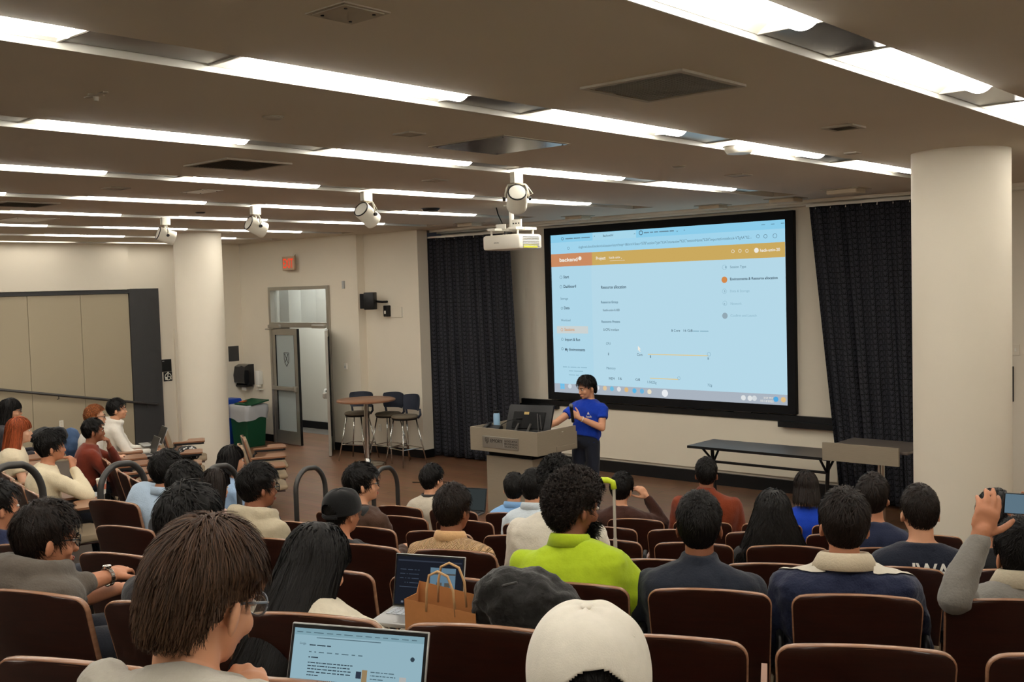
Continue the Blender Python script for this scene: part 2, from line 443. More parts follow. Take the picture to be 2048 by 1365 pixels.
# tape-like brown paper covers near the screen
M_paper = mat('kraft_paper_cover', rgb=(206,192,168), rough=0.8, noise=0.06)
for i, (x, y, sx, sy, lb) in enumerate([(-8.8,11.35,0.36,0.3,'above the left end of the screen'),(-6.74,11.4,0.36,0.3,'above the middle right of the screen'),
        (-5.72,11.3,0.4,0.32,'above the right end of the screen'),(-4.75,10.75,0.42,0.34,'above the dark curtain near the column'),(-10.5,11.0,0.36,0.3,'above the left curtain')]):
    r = empty('ceiling_spot_cover', (x, y, ZC))
    MB().bbox((0,0,-0.025), (sx*0.8, sy*0.7, 0.05), 0.012).build('paper_cover', M_paper, r)
    MB().bbox((0,0,-0.004), (sx, sy, 0.008), 0.003).build('rim', M_ceilpan, r)
    tag(r, 'brown paper-covered ceiling fixture ' + lb, 'ceiling fixture')

# ---- stage spotlights
def spotlight(px, py, X, label, aim):
    M = mat('spot_enamel', rgb=(214,208,192), rough=0.4)
    Y = onX(px, py, X)[1]
    r = empty('stage_spotlight', (X+0.03, Y, ZC))
    MB().bbox((0,0,-0.045), (0.05,0.11,0.09), 0.006).build('track_adapter', M, r)
    MB().tube([(0,0,-0.09),(0,0,-0.13)], 0.012, 10).build('stem', M, r)
    c = Vector((0, 0, -0.215)); a = Vector(aim).normalized(); sx = Vector((a.y, -a.x, 0)).normalized()
    pts = []
    for i in range(13):
        t = math.pi*i/12
        pts.append(c + sx*(0.098*math.cos(t)) + Vector((0,0,1))*(0.115*min(1, math.sin(t)*1.5)))
    MB().tube(pts, 0.007, 8, flat=1.0).build('yoke', M, r, smooth=True)
    R = a.to_track_quat('Z', 'Y').to_matrix()
    can = MB().lathe([(0.076,-0.09),(0.081,-0.08),(0.081,0.06),(0.085,0.065),(0.085,0.10),(0.075,0.10)], 32, c, R).build('lamp_can', M, r, auto=40)
    MB().ring([(0.070,-0.098),(0.077,-0.098),(0.077,-0.088),(0.070,-0.088)], 32, c, R).build('black_ring', M_black, can, auto=40)
    MB().lathe([(0.001,-0.096),(0.067,-0.096),(0.067,-0.09),(0.001,-0.09)], 32, c, R).build('rear_disc', M_white, can, auto=40)
    for s in (-1,1):
        MB().lathe([(0.016,-0.012),(0.016,0.012)], 14, c+sx*(0.105*s), sx.to_track_quat('Z','Y').to_matrix()).build('tilt_knob', M_black, r, auto=40)
    MB().tube([c+sx*0.085+Vector((0,0,.02)), c+sx*0.13+Vector((0,0,.04)), c+sx*0.08+Vector((0,0,.11)), Vector((0.01,0,-.09))], 0.004, 6).build('power_cable', M, r, smooth=True)
    return tag(r, label, 'spotlight')
spotlight(1027, 345, -5.68, 'white stage spotlight nearest the projector, round rear disc facing us', (-0.58,0.62,-0.5))
spotlight(728, 382, -7.6, 'white stage spotlight second from the projector, tilted to the stage', (-0.1,0.8,-0.5))
spotlight(507, 410, -9.46, 'white stage spotlight third from the projector, seen from the side', (0.12,0.85,-0.38))
spotlight(327, 433, -11.3, 'leftmost white stage spotlight above the far column', (0.25,0.85,-0.32))

# ---- projector on its ceiling mount
PJ = Vector((-7.98, 9.06, 0)); zt = onX(1023, 472, PJ.x)[2]; zb = onX(1023, 500, PJ.x)[2]-0.0
PZ = 2.7 + 0.62
pj = empty('ceiling_projector', (PJ.x, PJ.y, 0))
zc = (onX(1005,470,PJ.x)[2] + onX(1005,500,PJ.x)[2])/2; hh = onX(1005,470,PJ.x)[2]-onX(1005,500,PJ.x)[2]
M_pj = mat('projector_white', rgb=(226,220,206), rough=0.4)
body = MB().bbox((0,0,zc), (0.56,0.40,hh), 0.03).build('body', M_pj, pj, auto=35)
g = MB()
for i in range(7):
    MB().bbox((0.282, 0.0, zc+hh*0.32-i*0.017), (0.006,0.28,0.009), 0.002).build('vent_louvre', M_vent, body)
MB().box((0.281,-0.13,zc-hh*0.42),(0.2835,0.11,zc-hh*0.22)).build('warning_label', mat('label_yellow', rgb=(214,214,70), rough=0.5), body)
text('EPSON', -0.10, -0.2015, zc-0.012, 0.07, 0.014, M_dkgrey, body, 'maker_lettering')
MB().lathe([(0.07,0.0),(0.07,0.03),(0.05,0.035),(0.001,0.03)], 24, (0.08, 0.2, zc), Matrix.Rotation(-math.pi/2,3,'X')).build('lens', M_black, body, auto=40)
for s in (-1,1):
    for t in (-1,1): MB().cyl((s*0.2,t*0.13,zc+hh/2-0.005),(s*0.2,t*0.13,zc+hh/2+0.05),0.012,10).build('mount_bolt', M_pj, pj)
MB().bbox((0,0,zc+hh/2+0.062), (0.48,0.10,0.035), 0.006).bbox((0.16,0,zc+hh/2+0.065),(0.12,0.36,0.03),0.006).bbox((-0.16,0,zc+hh/2+0.065),(0.12,0.36,0.03),0.006).build('mount_plate', M_white, pj)
MB().bbox((0.12,-0.05,zc+hh/2+0.12), (0.14,0.02,0.10), 0.004).build('adjuster_bracket', M_white, pj); MB().bbox((-0.12,-0.05,zc+hh/2+0.10),(0.14,0.02,0.06),0.004).build('adjuster_bracket', M_white, pj)
for i in range(3): MB().lathe([(0.008,0),(0.008,0.006)],8,(0.08+0.04*i,-0.061,zc+hh/2+0.125),Matrix.Rotation(math.pi/2,3,'X')).build('screw', M_black, pj)
MB().cyl((0,0,zc+hh/2+0.08),(0,0,ZC-0.006),0.028,16).lathe([(0.09,0),(0.09,-0.012),(0.03,-0.02)],20,(0,0,ZC)).build('ceiling_pole', M_white, pj, auto=40)
MB().tube([(-0.34,0.12,ZC),(-0.30,0.10,ZC-0.08),(-0.2,0.05,zc+hh/2+0.16),(-0.06,-0.05,zc+hh/2+0.02),(0.0,-0.1,zc+hh/2+0.02),(0.1,-0.12,zc+hh/2+0.02)],0.008,8).build('black_cable', M_black, pj, smooth=True)
tag(pj, 'white ceiling projector with vent louvres hanging before the screen', 'projector')

# ------------------------------------------------------------------ screen wall
XS0, XS1, ZS0, ZS1 = -9.97, -6.0, 1.005, 3.53
FW = 0.105; YSC = YF-0.05
sc_ = empty('projection_screen', ((XS0+XS1)/2, YSC, ZS0))
ox, oz = sc_.location.x, sc_.location.z
M_velvet = mat('black_velvet_frame', rgb=(9,9,12), rough=0.9)
L = lambda x, z: (x-ox, z-oz)
for nm, a, b in (('frame_top',(XS0,ZS1-FW),(XS1,ZS1)),('frame_bottom',(XS0,ZS0),(XS1,ZS0+FW)),('frame_side',(XS0,ZS0+FW),(XS0+FW,ZS1-FW)),('frame_side',(XS1-FW,ZS0+FW),(XS1,ZS1-FW))):
    x0,z0 = L(*a); x1,z1 = L(*b)
    MB().box((x0,-0.03,z0),(x1,0.05,z1)).build(nm, M_velvet, sc_)
SX0, SX1, SZ0, SZ1 = XS0+FW, XS1-FW, ZS0+FW, ZS1-FW
YP = YSC-0.004
def scr(name, rgb, gain=1.0):
    return emission_mat('screen_'+name, rgb, SCREEN_GAIN*gain, sampled=(name == 'page'))
def patch(x0, z0, x1, z1, m, lift, name):
    a = L(x0,z0); b = L(x1,z1)
    return MB().box((a[0],-0.004-lift,a[1]),(b[0],-0.002-lift*0.5,b[1])).build(name, m, sc_)
def scp(px, py): q = onY(px, py, YP); return q[0], q[2]
MB().box((SX0-ox,-0.003,SZ0-oz),(SX1-ox,0.02,SZ1-oz)).build('screen_fabric', scr('page', (184,220,236)), sc_)
# browser chrome
zt1 = scp(1300,482)[1]; zt2 = scp(1300,509)[1]; zb2 = scp(1300,538)[1]
ztab = scp(1300,474)[1]
patch(SX0, ztab, SX1, SZ1, scr('tabs', (142,208,238)), 0.0006, 'tab_strip')
patch(SX0, scp(1300,498.5)[1], SX1, ztab, scr('toolbar', (164,216,240)), 0.0006, 'address_bar')
zh1, zh0 = scp(1300,498.5)[1], scp(1300,526)[1]
xs_split = scp(1184,515)[0]; xe = scp(1570,495)[0]
patch(SX0, zh0, xs_split, zh1, scr('orange', (206,142,100)), 0.0008, 'orange_header')
patch(xs_split, zh0, xe, zh1, scr('amber', (206,172,96)), 0.0008, 'amber_header')
a = scp(1185,471); b = scp(1272,465)
patch(a[0], ztab-0.0, b[0], ztab+0.105, scr('tab_active', (170,218,238)), 0.0009, 'active_tab')
# task bar
zk = scp(1350,779)[1]
patch(SX0, SZ0, SX1, zk, scr('taskbar', (172,182,194)), 0.0006, 'task_bar')
patch(SX0, zk, scp(1184,600)[0], zh0, scr('sidebar', (178,218,236)), 0.0004, 'side_bar')
a = scp(1114,667); b = scp(1176,653)
patch(a[0], a[1], b[0], b[1], scr('sessions', (206,214,214)), 0.0009, 'selected_menu_row')
T_dk, T_md, T_lt, T_wh, T_or = scr('ink_dark',(70,92,108)), scr('ink_mid',(104,138,156)), scr('ink_light',(146,186,204)), scr('ink_white',(244,240,230)), scr('ink_orange',(214,158,110))
def stext(s, px0, py, px1, cap, m, name='screen_text', bold=0.0):
    p0 = scp(px0, py); p1 = scp(px1, py); p2 = scp(px0, py-cap)
    return text(s, p0[0]-ox, -0.0062, p0[1]-oz, abs(p1[0]-p0[0]), abs(p2[1]-p0[1]), m, sc_, name, bold=bold, extrude=0.0003)
for args in [('backend',1119,524,1155,7,T_wh,'screen_text',.002),('AI',1156,519,1163,4,T_wh),('Project',1192,520,1211,6,T_wh,'screen_text',.001),('hack-univ',1218,518,1240,5,T_wh),('v',1242,518,1244,3,T_wh),
 ('hack-univ-20',1520,504,1560,6,T_wh,'screen_text',.001),
 ('Start',1127,557,1138,5.5,T_dk,'screen_text',.001),('Dashboard',1127,576,1152,5.5,T_dk,'screen_text',.001),('Storage',1121,600,1136,4.5,T_md),('Data',1128,619,1139,5.5,T_dk,'screen_text',.001),
 ('Workload',1122,643,1141,4.5,T_md),('Sessions',1129,662,1149,5.5,T_or,'screen_text',.001),('Import & Run',1130,682,1160,5.5,T_dk,'screen_text',.001),('My Environments',1130,702,1170,5.5,T_dk,'screen_text',.001),
 
 ('Resource allocation',1202,578,1252,6,T_dk,'screen_text',.001),('Resource Group',1202,607,1236,4.6,T_md,'screen_text',.001),('hack-univ-h100',1206,623,1239,4.8,T_dk),
 ('Resource Presets',1203,646,1240,4.6,T_md,'screen_text',.001),('0-CPU medium',1207,662,1238,4.8,T_dk),('CPU',1212,690,1221,5,T_md),('8',1216,711,1218,5,T_dk),('Core',1274,712,1285,5,T_dk),
 ('1',1296,716,1298,5,T_md),('8',1415,720,1418,5,T_md),('Memory',1213,739,1231,5,T_md),('MEM',1218,760,1229,5,T_dk),('16',1236,760,1242,5,T_dk),('GiB',1271,762,1280,5,T_dk),('1.0625g',1294,767,1312,5,T_md),('72g',1415,773,1424,5,T_md),
 ('8 Core',1343,664,1360,5,T_dk),('16 GiB',1366,664,1384,5,T_dk),
 ('Session Type',1460,537,1492,5,T_md),('Environments & Resource allocation',1460,561,1555,5,T_dk,'screen_text',.001),('Data & Storage',1460,585,1499,5,T_lt),('Network',1461,610,1483,5,T_lt),('Confirm and Launch',1461,634,1513,5,T_lt),
 ('1',1447,537,1449,4,T_md),('3',1448,585,1450,4,T_md),('4',1448,610,1450,4,T_md),('5',1449,634,1451,4,T_wh),
 ('Backend.AI',1206,474,1226,4.2,T_dk),
 ('dogbowl.cloud.backend.ai/session/start?step=1&formValues=%7B"sessionType"%3A"interactive"%2C"sessionName"%3A"imported-notebook-VTgAA"%2...',1157,497,1503,5.0,T_md),
 ('x',1188,474,1190,3,T_dk),('x',1268,469,1271,3,T_dk),('x',1353,464,1356,3,T_dk),('+',1367,463,1370,4,T_dk),
 ('3:57 PM',1527,798,1545,4,T_wh),('10/14/2025',1520,804,1546,4,T_wh)]:
    stext(*args)
def sdash(px0, py, px1, cap, m, words):          # type too small to read on the photograph
    p0 = scp(px0, py); p1 = scp(px1, py); p2 = scp(px0, py-cap); mb = MB(); tot = sum(words)+len(words)-1; i = 0
    for n_ in words:
        a_ = p0[0]+(p1[0]-p0[0])*i/tot; b_ = p0[0]+(p1[0]-p0[0])*(i+n_)/tot; i += n_+1
        mb.box((a_-ox,-0.0064,p0[1]-oz),(b_-ox,-0.0060,p0[1]-oz+abs(p2[1]-p0[1])*0.55))
    return mb.build('text_line', m, sc_)
sdash(1126,735,1174,3.2,T_lt,[5,2,7,3,7]); sdash(1138,743,1166,3.2,T_lt,[5,10]); sdash(1138,751,1158,3,T_lt,[6,3]); sdash(1131,479,1180,3.6,T_md,[8,7,9]); sdash(1386,664,1417,4.4,T_lt,[6,8]); sdash(1288,467,1348,4.2,T_md,[5,3,4,9,4])
def sline(px0, py0, px1, py1, h, m, name, lift=0.0012):
    a = scp(px0,py0); b = scp(px1,py1)
    return patch(min(a[0],b[0]), a[1]-h/2, max(a[0],b[0]), a[1]+h/2, m, lift, name)
sline(1296,709,1417,709,0.012,scr('slider',(228,206,150)),'slider_track'); sline(1300,757,1357,757,0.012,scr('slider',(228,206,150)),'slider_track')
sline(1220,522,1250,521,0.004,T_wh,'select_underline')
def sdisc(px, py, rad, m, name, lift=0.0014, ring=None):
    x, z = scp(px,py); c = Vector((x-ox, -0.0045-lift, z-oz)); R = Matrix.Rotation(math.pi/2,3,'X')
    if ring: return MB().ring([(rad-ring,0),(rad,0),(rad,0.001),(rad-ring,0.001)],20,c,R).build(name, m, sc_)
    return MB().lathe([(0.001,0),(rad,0),(rad,0.001),(0.001,0.001)],20,c,R).build(name, m, sc_)
sdisc(1449,560,0.042,scr('step_orange',(214,140,78)),'current_step_badge'); sdisc(1450,632,0.04,scr('step_grey',(150,172,184)),'step_badge')
sdisc(1449,535,0.032,T_lt,'step_badge',ring=0.004); sdisc(1449,583,0.032,T_lt,'step_badge',ring=0.004); sdisc(1450,607,0.032,T_lt,'step_badge',ring=0.004)
sdisc(1513,501,0.032,T_wh,'user_badge'); sdisc(1160,517,0.028,T_wh,'logo_badge')
for q in [(1466,503),(1480,502),(1494,502)]: sdisc(*q,0.022,T_wh,'header_icon',ring=0.005)
sdisc(1122,555,0.024,T_md,'menu_icon',ring=0.005); sdisc(1122,574,0.022,T_md,'menu_icon',ring=0.005); sdisc(1124,617,0.02,T_md,'menu_icon',ring=0.005); sdisc(1124,660,0.022,T_or,'menu_icon',ring=0.005); sdisc(1125,679,0.02,T_md,'menu_icon',ring=0.005); sdisc(1125,698,0.02,T_md,'menu_icon',ring=0.005)
sdisc(1282,466,0.032,T_dk,'tab_icon',ring=0.009); sdisc(1125,478,0.022,T_dk,'tab_icon',ring=0.006); sdisc(1137,497,0.02,T_md,'toolbar_icon',ring=0.005); sdisc(1550,472,0.03,T_md,'toolbar_icon',ring=0.006); sdisc(1531,473,0.026,T_md,'toolbar_icon',ring=0.006); sdisc(1516,473,0.024,T_md,'toolbar_icon',ring=0.006)
sdisc(1418,709,0.028,T_lt,'slider_knob',ring=0.006); sdisc(1358,757,0.024,T_lt,'slider_knob',ring=0.006)
for (px,py,c) in [(1195,776,(220,226,232)),(1210,777,(226,200,160)),(1224,778,(110,190,226)),(1238,779,(226,228,230)),(1253,780,(222,186,130)),(1269,782,(90,184,232)),(1284,783,(110,180,220)),(1299,784,(236,226,200)),(1330,787,(236,240,244)),(1140,773,(206,220,230)),(1552,799,(80,170,226)),(1567,800,(226,190,130)),(1487,796,(226,230,232)),(1500,797,(226,230,232)),(1509,797,(214,220,224))]:
    sdisc(px,py,0.034 if px!=1330 else 0.05,scr('icon_%d_%d_%d'%c,c),'taskbar_icon')
x, z = scp(1125,773)
for i in (0,1):
    for j in (0,1): patch(x-0.04+0.042*i, z-0.04+0.042*j, x-0.04+0.042*i+0.038, z-0.04+0.042*j+0.038, scr('start_blue',(110,196,240)), 0.0014, 'start_icon')
for i, sx_ in enumerate((1527,1546,1566)):
    sline(sx_-4,450-i*1.5,sx_+3,450-i*1.5,0.006,T_dk,'window_button')
# mouse arrow
x, z = scp(1276,692); x -= ox; z -= oz
MB().prism([(0,0),(0.0,-0.07),(0.016,-0.055),(0.03,-0.085),(0.04,-0.08),(0.027,-0.05),(0.05,-0.05)],0.001,lambda u,v,w: (x+u,-0.0062-w,z+v)).build('mouse_pointer', T_wh, sc_)
tag(sc_, 'large wall projection screen in black frame showing a blue web page', 'projection screen')
# lower panel of the screen wall, marker rail
M_cream = mat('lit_wall_and_print_cream', rgb=(240,232,212), rough=0.45, noise=0.02, nscale=2)  # lighter than the wall paint: stronger light down here put into the colour
XB0, XB1 = onY(1074,810,YF)[0], onY(1676,900,YF)[0]
pn = MB().box((XB0, YF-0.03, 0.2), (XB1, YF, 0.90)).build('lit_wall_panel', M_cream); tag(pn, 'lower wall under the projection screen, its brighter light painted as lighter cream', 'wall board')  # added panel for the same wall where it is lit more brightly
rl = empty('marker_rail', (XS0-0.55, YF, 0))
x1r = onY(1672,850,YF)[0]+0.3
MB().box((0,-0.06,0.915),(x1r-rl.location.x,0,0.985)).build('upper_rail', M_black, rl)
MB().box((0,-0.10,0.86),(0.72,-0.0,0.915)).build('rail_bracket', M_black, rl)
xr2 = onY(1565,840,YF)[0]-rl.location.x
MB().box((xr2,-0.13,0.845),(x1r-rl.location.x,0,0.915)).build('sliding_tray', M_black, rl)
MB().box((XS0+3.1-rl.location.x,-0.07,0.99),(XS0+3.35-rl.location.x,-0.03,1.01)).build('handle', M_pole, rl)
tag(rl, 'black marker rail running along the wall under the screen', 'rail')
# ------------------------------------------------------------------ curtains
def curtain_mat():
    m = bpy.data.materials.new('patterned_curtain'); m.use_nodes = True; nt = m.node_tree; b = nt.nodes['Principled BSDF']
    b.inputs['Roughness'].default_value = 0.85; b.inputs['Specular IOR Level'].default_value = 0.25
    def N(op, a, b_=None, c=None):
        n = nt.nodes.new('ShaderNodeMath'); n.operation = op
        for i, v in enumerate((a, b_, c)):
            if v is None: continue
            if isinstance(v, (int, float)): n.inputs[i].default_value = v
            else: nt.links.new(v, n.inputs[i])
        return n.outputs[0]
    uv = nt.nodes.new('ShaderNodeUVMap'); uv.uv_map = 'UVMap'
    sp = nt.nodes.new('ShaderNodeSeparateXYZ'); nt.links.new(uv.outputs[0], sp.inputs[0])
    U, V = N('MULTIPLY', sp.outputs[0], 1/0.065), N('MULTIPLY', sp.outputs[1], 1/0.065)
    fu, fv = N('FRACT', U), N('FRACT', V)
    tri = N('ABSOLUTE', N('SUBTRACT', N('FRACT', N('MULTIPLY', U, 0.5)), 0.5))   # 0..0.5 over two columns
    diag = N('FRACT', N('ADD', V, N('MULTIPLY', tri, 2.0)))
    diag2 = N('FRACT', N('ADD', V, N('MULTIPLY', tri, 4.0)))
    w = 0.055
    lines = None
    for q, ww in ((fu, w), (fv, w*0.9), (diag, w*1.2), (diag2, w)):
        e = N('LESS_THAN', N('ABSOLUTE', N('SUBTRACT', q, 0.5)), ww)
        lines = e if lines is None else N('MAXIMUM', lines, e)
    mx = nt.nodes.new('ShaderNodeMix'); mx.data_type = 'RGBA'
    mx.inputs['A'].default_value = (*lin((54,55,62)), 1); mx.inputs['B'].default_value = (*lin((12,12,14)), 1)
    nt.links.new(lines, mx.inputs['Factor']); nt.links.new(mx.outputs['Result'], b.inputs['Base Color'])
    return m
M_curtain = curtain_mat()
def curtain(name, label, x0t, x1t, x0b, x1b, y, ztop, zbot, folds, amp, seed, lift=None):
    rnd = random.Random(seed); nu, nv = folds*10, 28
    ph = [rnd.uniform(-0.6,0.6) for _ in range(folds+2)]; am = [rnd.uniform(0.55,1.25) for _ in range(folds+2)]
    vs, uvs, fs = [], [], []
    cloth = abs(x1t-x0t)*1.45
    for layer in (0, 1):
        for j in range(nv+1):
            t = j/nv
            for i in range(nu+1):
                s = i/nu; f = s*folds; k = int(f); fr = f-k
                a = am[k]*(1-fr)+am[k+1]*fr; p = ph[k]*(1-fr)+ph[k+1]*fr
                off = math.sin(2*math.pi*f+p)*a*amp*(0.55+0.45*t) + 0.35*amp*math.sin(2*math.pi*f*2.3+p*2)*t
                x = (x0t+(x1t-x0t)*s)*(1-t)+(x0b+(x1b-x0b)*s)*t + 0.25*amp*math.cos(2*math.pi*f+p)
                zb = zbot + (lift(s) if lift else 0)
                vs.append((x, y+off+layer*0.006, ztop+(zb-ztop)*t)); uvs.append((s*cloth, (1-t)*(ztop-zbot)))
    n1 = (nu+1)*(nv+1)
    for layer in (0,1):
        for j in range(nv):
            for i in range(nu):
                q = layer*n1+j*(nu+1)+i
                f = (q, q+1, q+nu+2, q+nu+1); fs.append(f if layer == 0 else f[::-1])
    for i in range(nu):
        q = nv*(nu+1)+i; fs.append((q, q+1, q+1+n1, q+n1)); fs.append((i+1, i, i+n1, i+1+n1))
    me = bpy.data.meshes.new(name); me.from_pydata(vs, [], fs); me.update()
    ul = me.uv_layers.new(name='UVMap')
    for lp in me.loops: ul.data[lp.index].uv = uvs[lp.vertex_index]
    me.polygons.foreach_set('use_smooth', [True]*len(me.polygons)); me.materials.append(M_curtain)
    r = empty(name, (0,0,0))
    link('drape', me, None, r)
    MB().box((min(x0t,x1t)-0.02, y-0.03, ztop), (max(x0t,x1t)+0.02, y+0.03, ztop+0.03)).build('curtain_track', M_white, r)
    for i in range(folds): MB().tube([(x0t+(x1t-x0t)*(i+.5)/folds, y, ztop+0.005),(x0t+(x1t-x0t)*(i+.5)/folds, y-0.012, ztop-0.03)],0.006,6).build('hook', M_white, r)
    return tag(r, label, 'curtain')
YC1 = YS+0.28
xa, xb = onY(846,480,YC1)[0], onY(1032,560,YC1)[0]
curtain('patterned_curtain', 'dark patterned curtain hanging left of the screen behind the lectern', xa, onY(1020,560,YC1)[0], xa+0.03, xb+0.05, YC1, ZC-0.13, 0.03, 9, 0.06, 3)
YC2 = YF-0.24
xa, xb = onY(1617,415,YC2)[0], onY(1850,400,YC2)[0]+0.3
curtain('patterned_curtain', 'dark patterned curtain slanting down between screen and white column', xa, xb, onY(1676,900,YC2)[0]+0.02, xb, YC2, ZC-0.08, 0.05, 9, 0.055, 8)
# framed notice and switch right of the column
pf = empty('framed_notice', tuple(onY(2016,768,YF)))
h = onY(2016,733,YF)[2]-onY(2016,803,YF)[2]
MB().box((-0.35,-0.02,-h/2),(0.06,0,h/2)).build('frame', M_black, pf); MB().box((-0.33,-0.024,-h/2+0.03),(0.03,-0.018,h/2-0.03)).build('print', M_cream, pf)
tag(pf, 'black framed notice half hidden behind the near white column', 'picture frame')
sw = empty('wall_switch', tuple(onY(2032,700,YF)))
MB().bbox((0,-0.006,0),(0.075,0.012,0.12),0.003).build('plate', M_wall, sw); MB().bbox((0,-0.014,0),(0.02,0.012,0.04),0.003).build('rocker', M_white, sw)
tag(sw, 'pale wall switch above the framed notice', 'switch')
# ------------------------------------------------------------------ left wall: acoustic panels, rail, signs
M_acou = mat('acoustic_fabric', rgb=(172,160,136), rough=0.9, noise=0.04, nscale=300, bump=0.1, bscale=500)
ap = empty('acoustic_wall_panelling', (XL, 0, 0))
seams = [YB+0.4, -1.0, 0.6, 2.3, 4.1, 5.9, 6.72, 7.6, 8.49, 9.36]
for a, b in zip(seams[:-1], seams[1:]):
    MB().bbox((0.02, (a+b)/2, 1.35), (0.04, b-a-0.006, 2.82), 0.004).build('panel', M_acou, ap)
MB().box((0.0, YB+0.3, 2.765), (0.07, 9.36, 2.83)).build('top_frame', M_dkgrey, ap)
MB().box((0.0, 9.36, 0.0), (0.07, 9.92, 2.84)).build('end_frame', M_dkgrey, ap)
tag(ap, 'beige fabric wall panelling in dark grey frame on far left wall', 'wall panel')
hr = empty('wall_handrail', (XL+0.12, 0, 0))
a = onX(0,780,XL+0.12); b = onX(312,809,XL+0.12)
sl = (b[2]-a[2])/(b[1]-a[1])
MB().tube([(0, 5.4, b[2]-sl*(b[1]-5.4)), (0, b[1], b[2]), (0, b[1]+0.05, b[2]-0.0)], 0.022, 12).build('rail', M_pole, hr, smooth=True)
for y in (6.2, 8.0, b[1]-0.15):
    z = b[2]-sl*(b[1]-y); MB().tube([(0,y,z),(0,y,z-0.06),(-0.05,y,z-0.07)],0.008,8).build('bracket', M_pole, hr)
tag(hr, 'dark sloping handrail on the panelled left wall', 'handrail')
def on_left(px, py): return onX(px, py, XL)
c = on_left(120, 848)
o = empty('wall_outlet', (XL+0.045, c[1], c[2])); MB().bbox((0.004,0,0),(0.008,0.075,0.115),0.003).build('plate', M_white, o)
for z in (-0.025,0.025): MB().bbox((0.009,0,z),(0.004,0.03,0.03),0.002).build('socket', M_wall, o)
tag(o, 'white wall outlet on the beige panelling behind the seated students', 'outlet')
c0 = on_left(321,720); c1 = on_left(343,743)
o = empty('room_sign', (XL, (c0[1]+c1[1])/2, (c0[2]+c1[2])/2)); MB().bbox((0.006,0,0),(0.012,abs(c1[1]-c0[1]),abs(c1[2]-c0[2])),0.003).build('plate', M_black, o)
MB().bbox((0.013,-0.06,0.08),(0.002,0.04,0.012),0.0005).build('sign_mark', M_vent, o)
tag(o, 'plain black wall sign above the round icon sign beside left column', 'sign')
c0 = on_left(327,745); c1 = on_left(344,762)
o = empty('icon_sign', (XL, (c0[1]+c1[1])/2, (c0[2]+c1[2])/2)); w = abs(c1[2]-c0[2])
MB().bbox((0.006,0,0),(0.012,w,w),0.003).build('plate', M_black, o)
RX = Matrix.Rotation(math.pi/2,3,'Y')
MB().ring([(w*0.33,0.012),(w*0.39,0.012),(w*0.39,0.015),(w*0.33,0.015)],28,(0,0,0),RX).build('ring_mark', M_white, o)
MB().tube([(0.014,0.0,0.05),(0.014,-0.01,0.0),(0.014,0.04,-0.01),(0.014,0.06,-0.055)],0.009,6).bbox((0.014,-0.035,-0.03),(0.004,0.05,0.05),0.002).bbox((0.014,0,0.07),(0.004,0.028,0.028),0.002).build('figure_mark', M_white, o)
tag(o, 'black square sign with white ring and figure icon by left column', 'sign')
# side door beside the column
o = empty('door_2', (XL, 10.6, 0)); o['kind'] = 'structure'
y0 = on_left(346,657)[1]; 
MB().box((0,y0,0),(0.05,y0+0.09,2.1)).box((0,y0+0.09,2.02),(0.05,y0+0.6,2.1)).box((0,y0+0.6,0),(0.05,y0+0.69,2.1)).build('door_frame', M_wall, o, ).location = (0,-10.6,0)
MB().bbox((0.012,y0+0.345-10.6,1.01),(0.024,0.5,2.02),0.004).build('door_leaf', M_acou, o)
# pier by the corner
XP = -16.73
struct(MB().box((XL-0.05, 10.75, -0.1), (XP, YD+0.1, ZC+0.4)), 'wall_pier', M_wall)
struct(MB().box((XP, 10.75, 0), (XP+0.012, YD, 0.13)), 'baseboard_pier', M_black)
o = empty('wall_plate', (XP, 11.12, 1.6)); MB().bbox((0.005,0,0),(0.01,0.22,0.28),0.003).build('plate', M_dkgrey, o)
tag(o, 'dark grey wall plate above the paper towel dispenser', 'wall plate')
o = empty('wall_switch', (XP+0.03, YD, 1.28)); MB().bbox((0.05,-0.006,0),(0.07,0.012,0.115),0.003).build('plate', M_black, o); MB().bbox((0.05,-0.014,0.02),(0.02,0.01,0.03),0.002).build('rocker', M_white, o)
tag(o, 'small black wall switch beside the paper towel dispenser', 'switch')
# paper towel dispenser
o = empty('towel_dispenser', (-16.58, YD, 1.0))
b_ = MB()
prof = [(0,0.02),(-0.16,0.02),(-0.22,0.07),(-0.235,0.2),(-0.20,0.36),(-0.12,0.40),(0,0.40)]
b_.loft([[(x, y, z) for y, z in prof] for x in (-0.17,-0.155,0.155,0.17)], True); b_.build('housing', mat('smoked_black_plastic', rgb=(22,24,28), rough=0.16, coat=0.3), o, auto=30)
MB().bbox((0,-0.11,0.005),(0.32,0.16,0.04),0.008).build('lower_tray', M_black, o)
MB().bbox((0.02,-0.13,-0.045),(0.14,0.004,0.08),0.001).build('paper_sheet', M_white, o)
tag(o, 'black paper towel dispenser mounted left of the glass door', 'dispenser')
o = empty('soap_dispenser', (-16.19, YD, 1.0))
MB().bbox((0,-0.05,0.16),(0.12,0.10,0.26),0.02).build('housing', mat('clear_white_plastic', rgb=(226,226,220), rough=0.2), o, auto=30)
MB().bbox((0,-0.06,0.01),(0.07,0.08,0.05),0.015).build('nozzle', M_white, o); MB().bbox((0,-0.05,-0.06),(0.11,0.1,0.012),0.004).build('drip_tray', M_white, o)
tag(o, 'white soap dispenser between towel dispenser and glass door', 'dispenser')
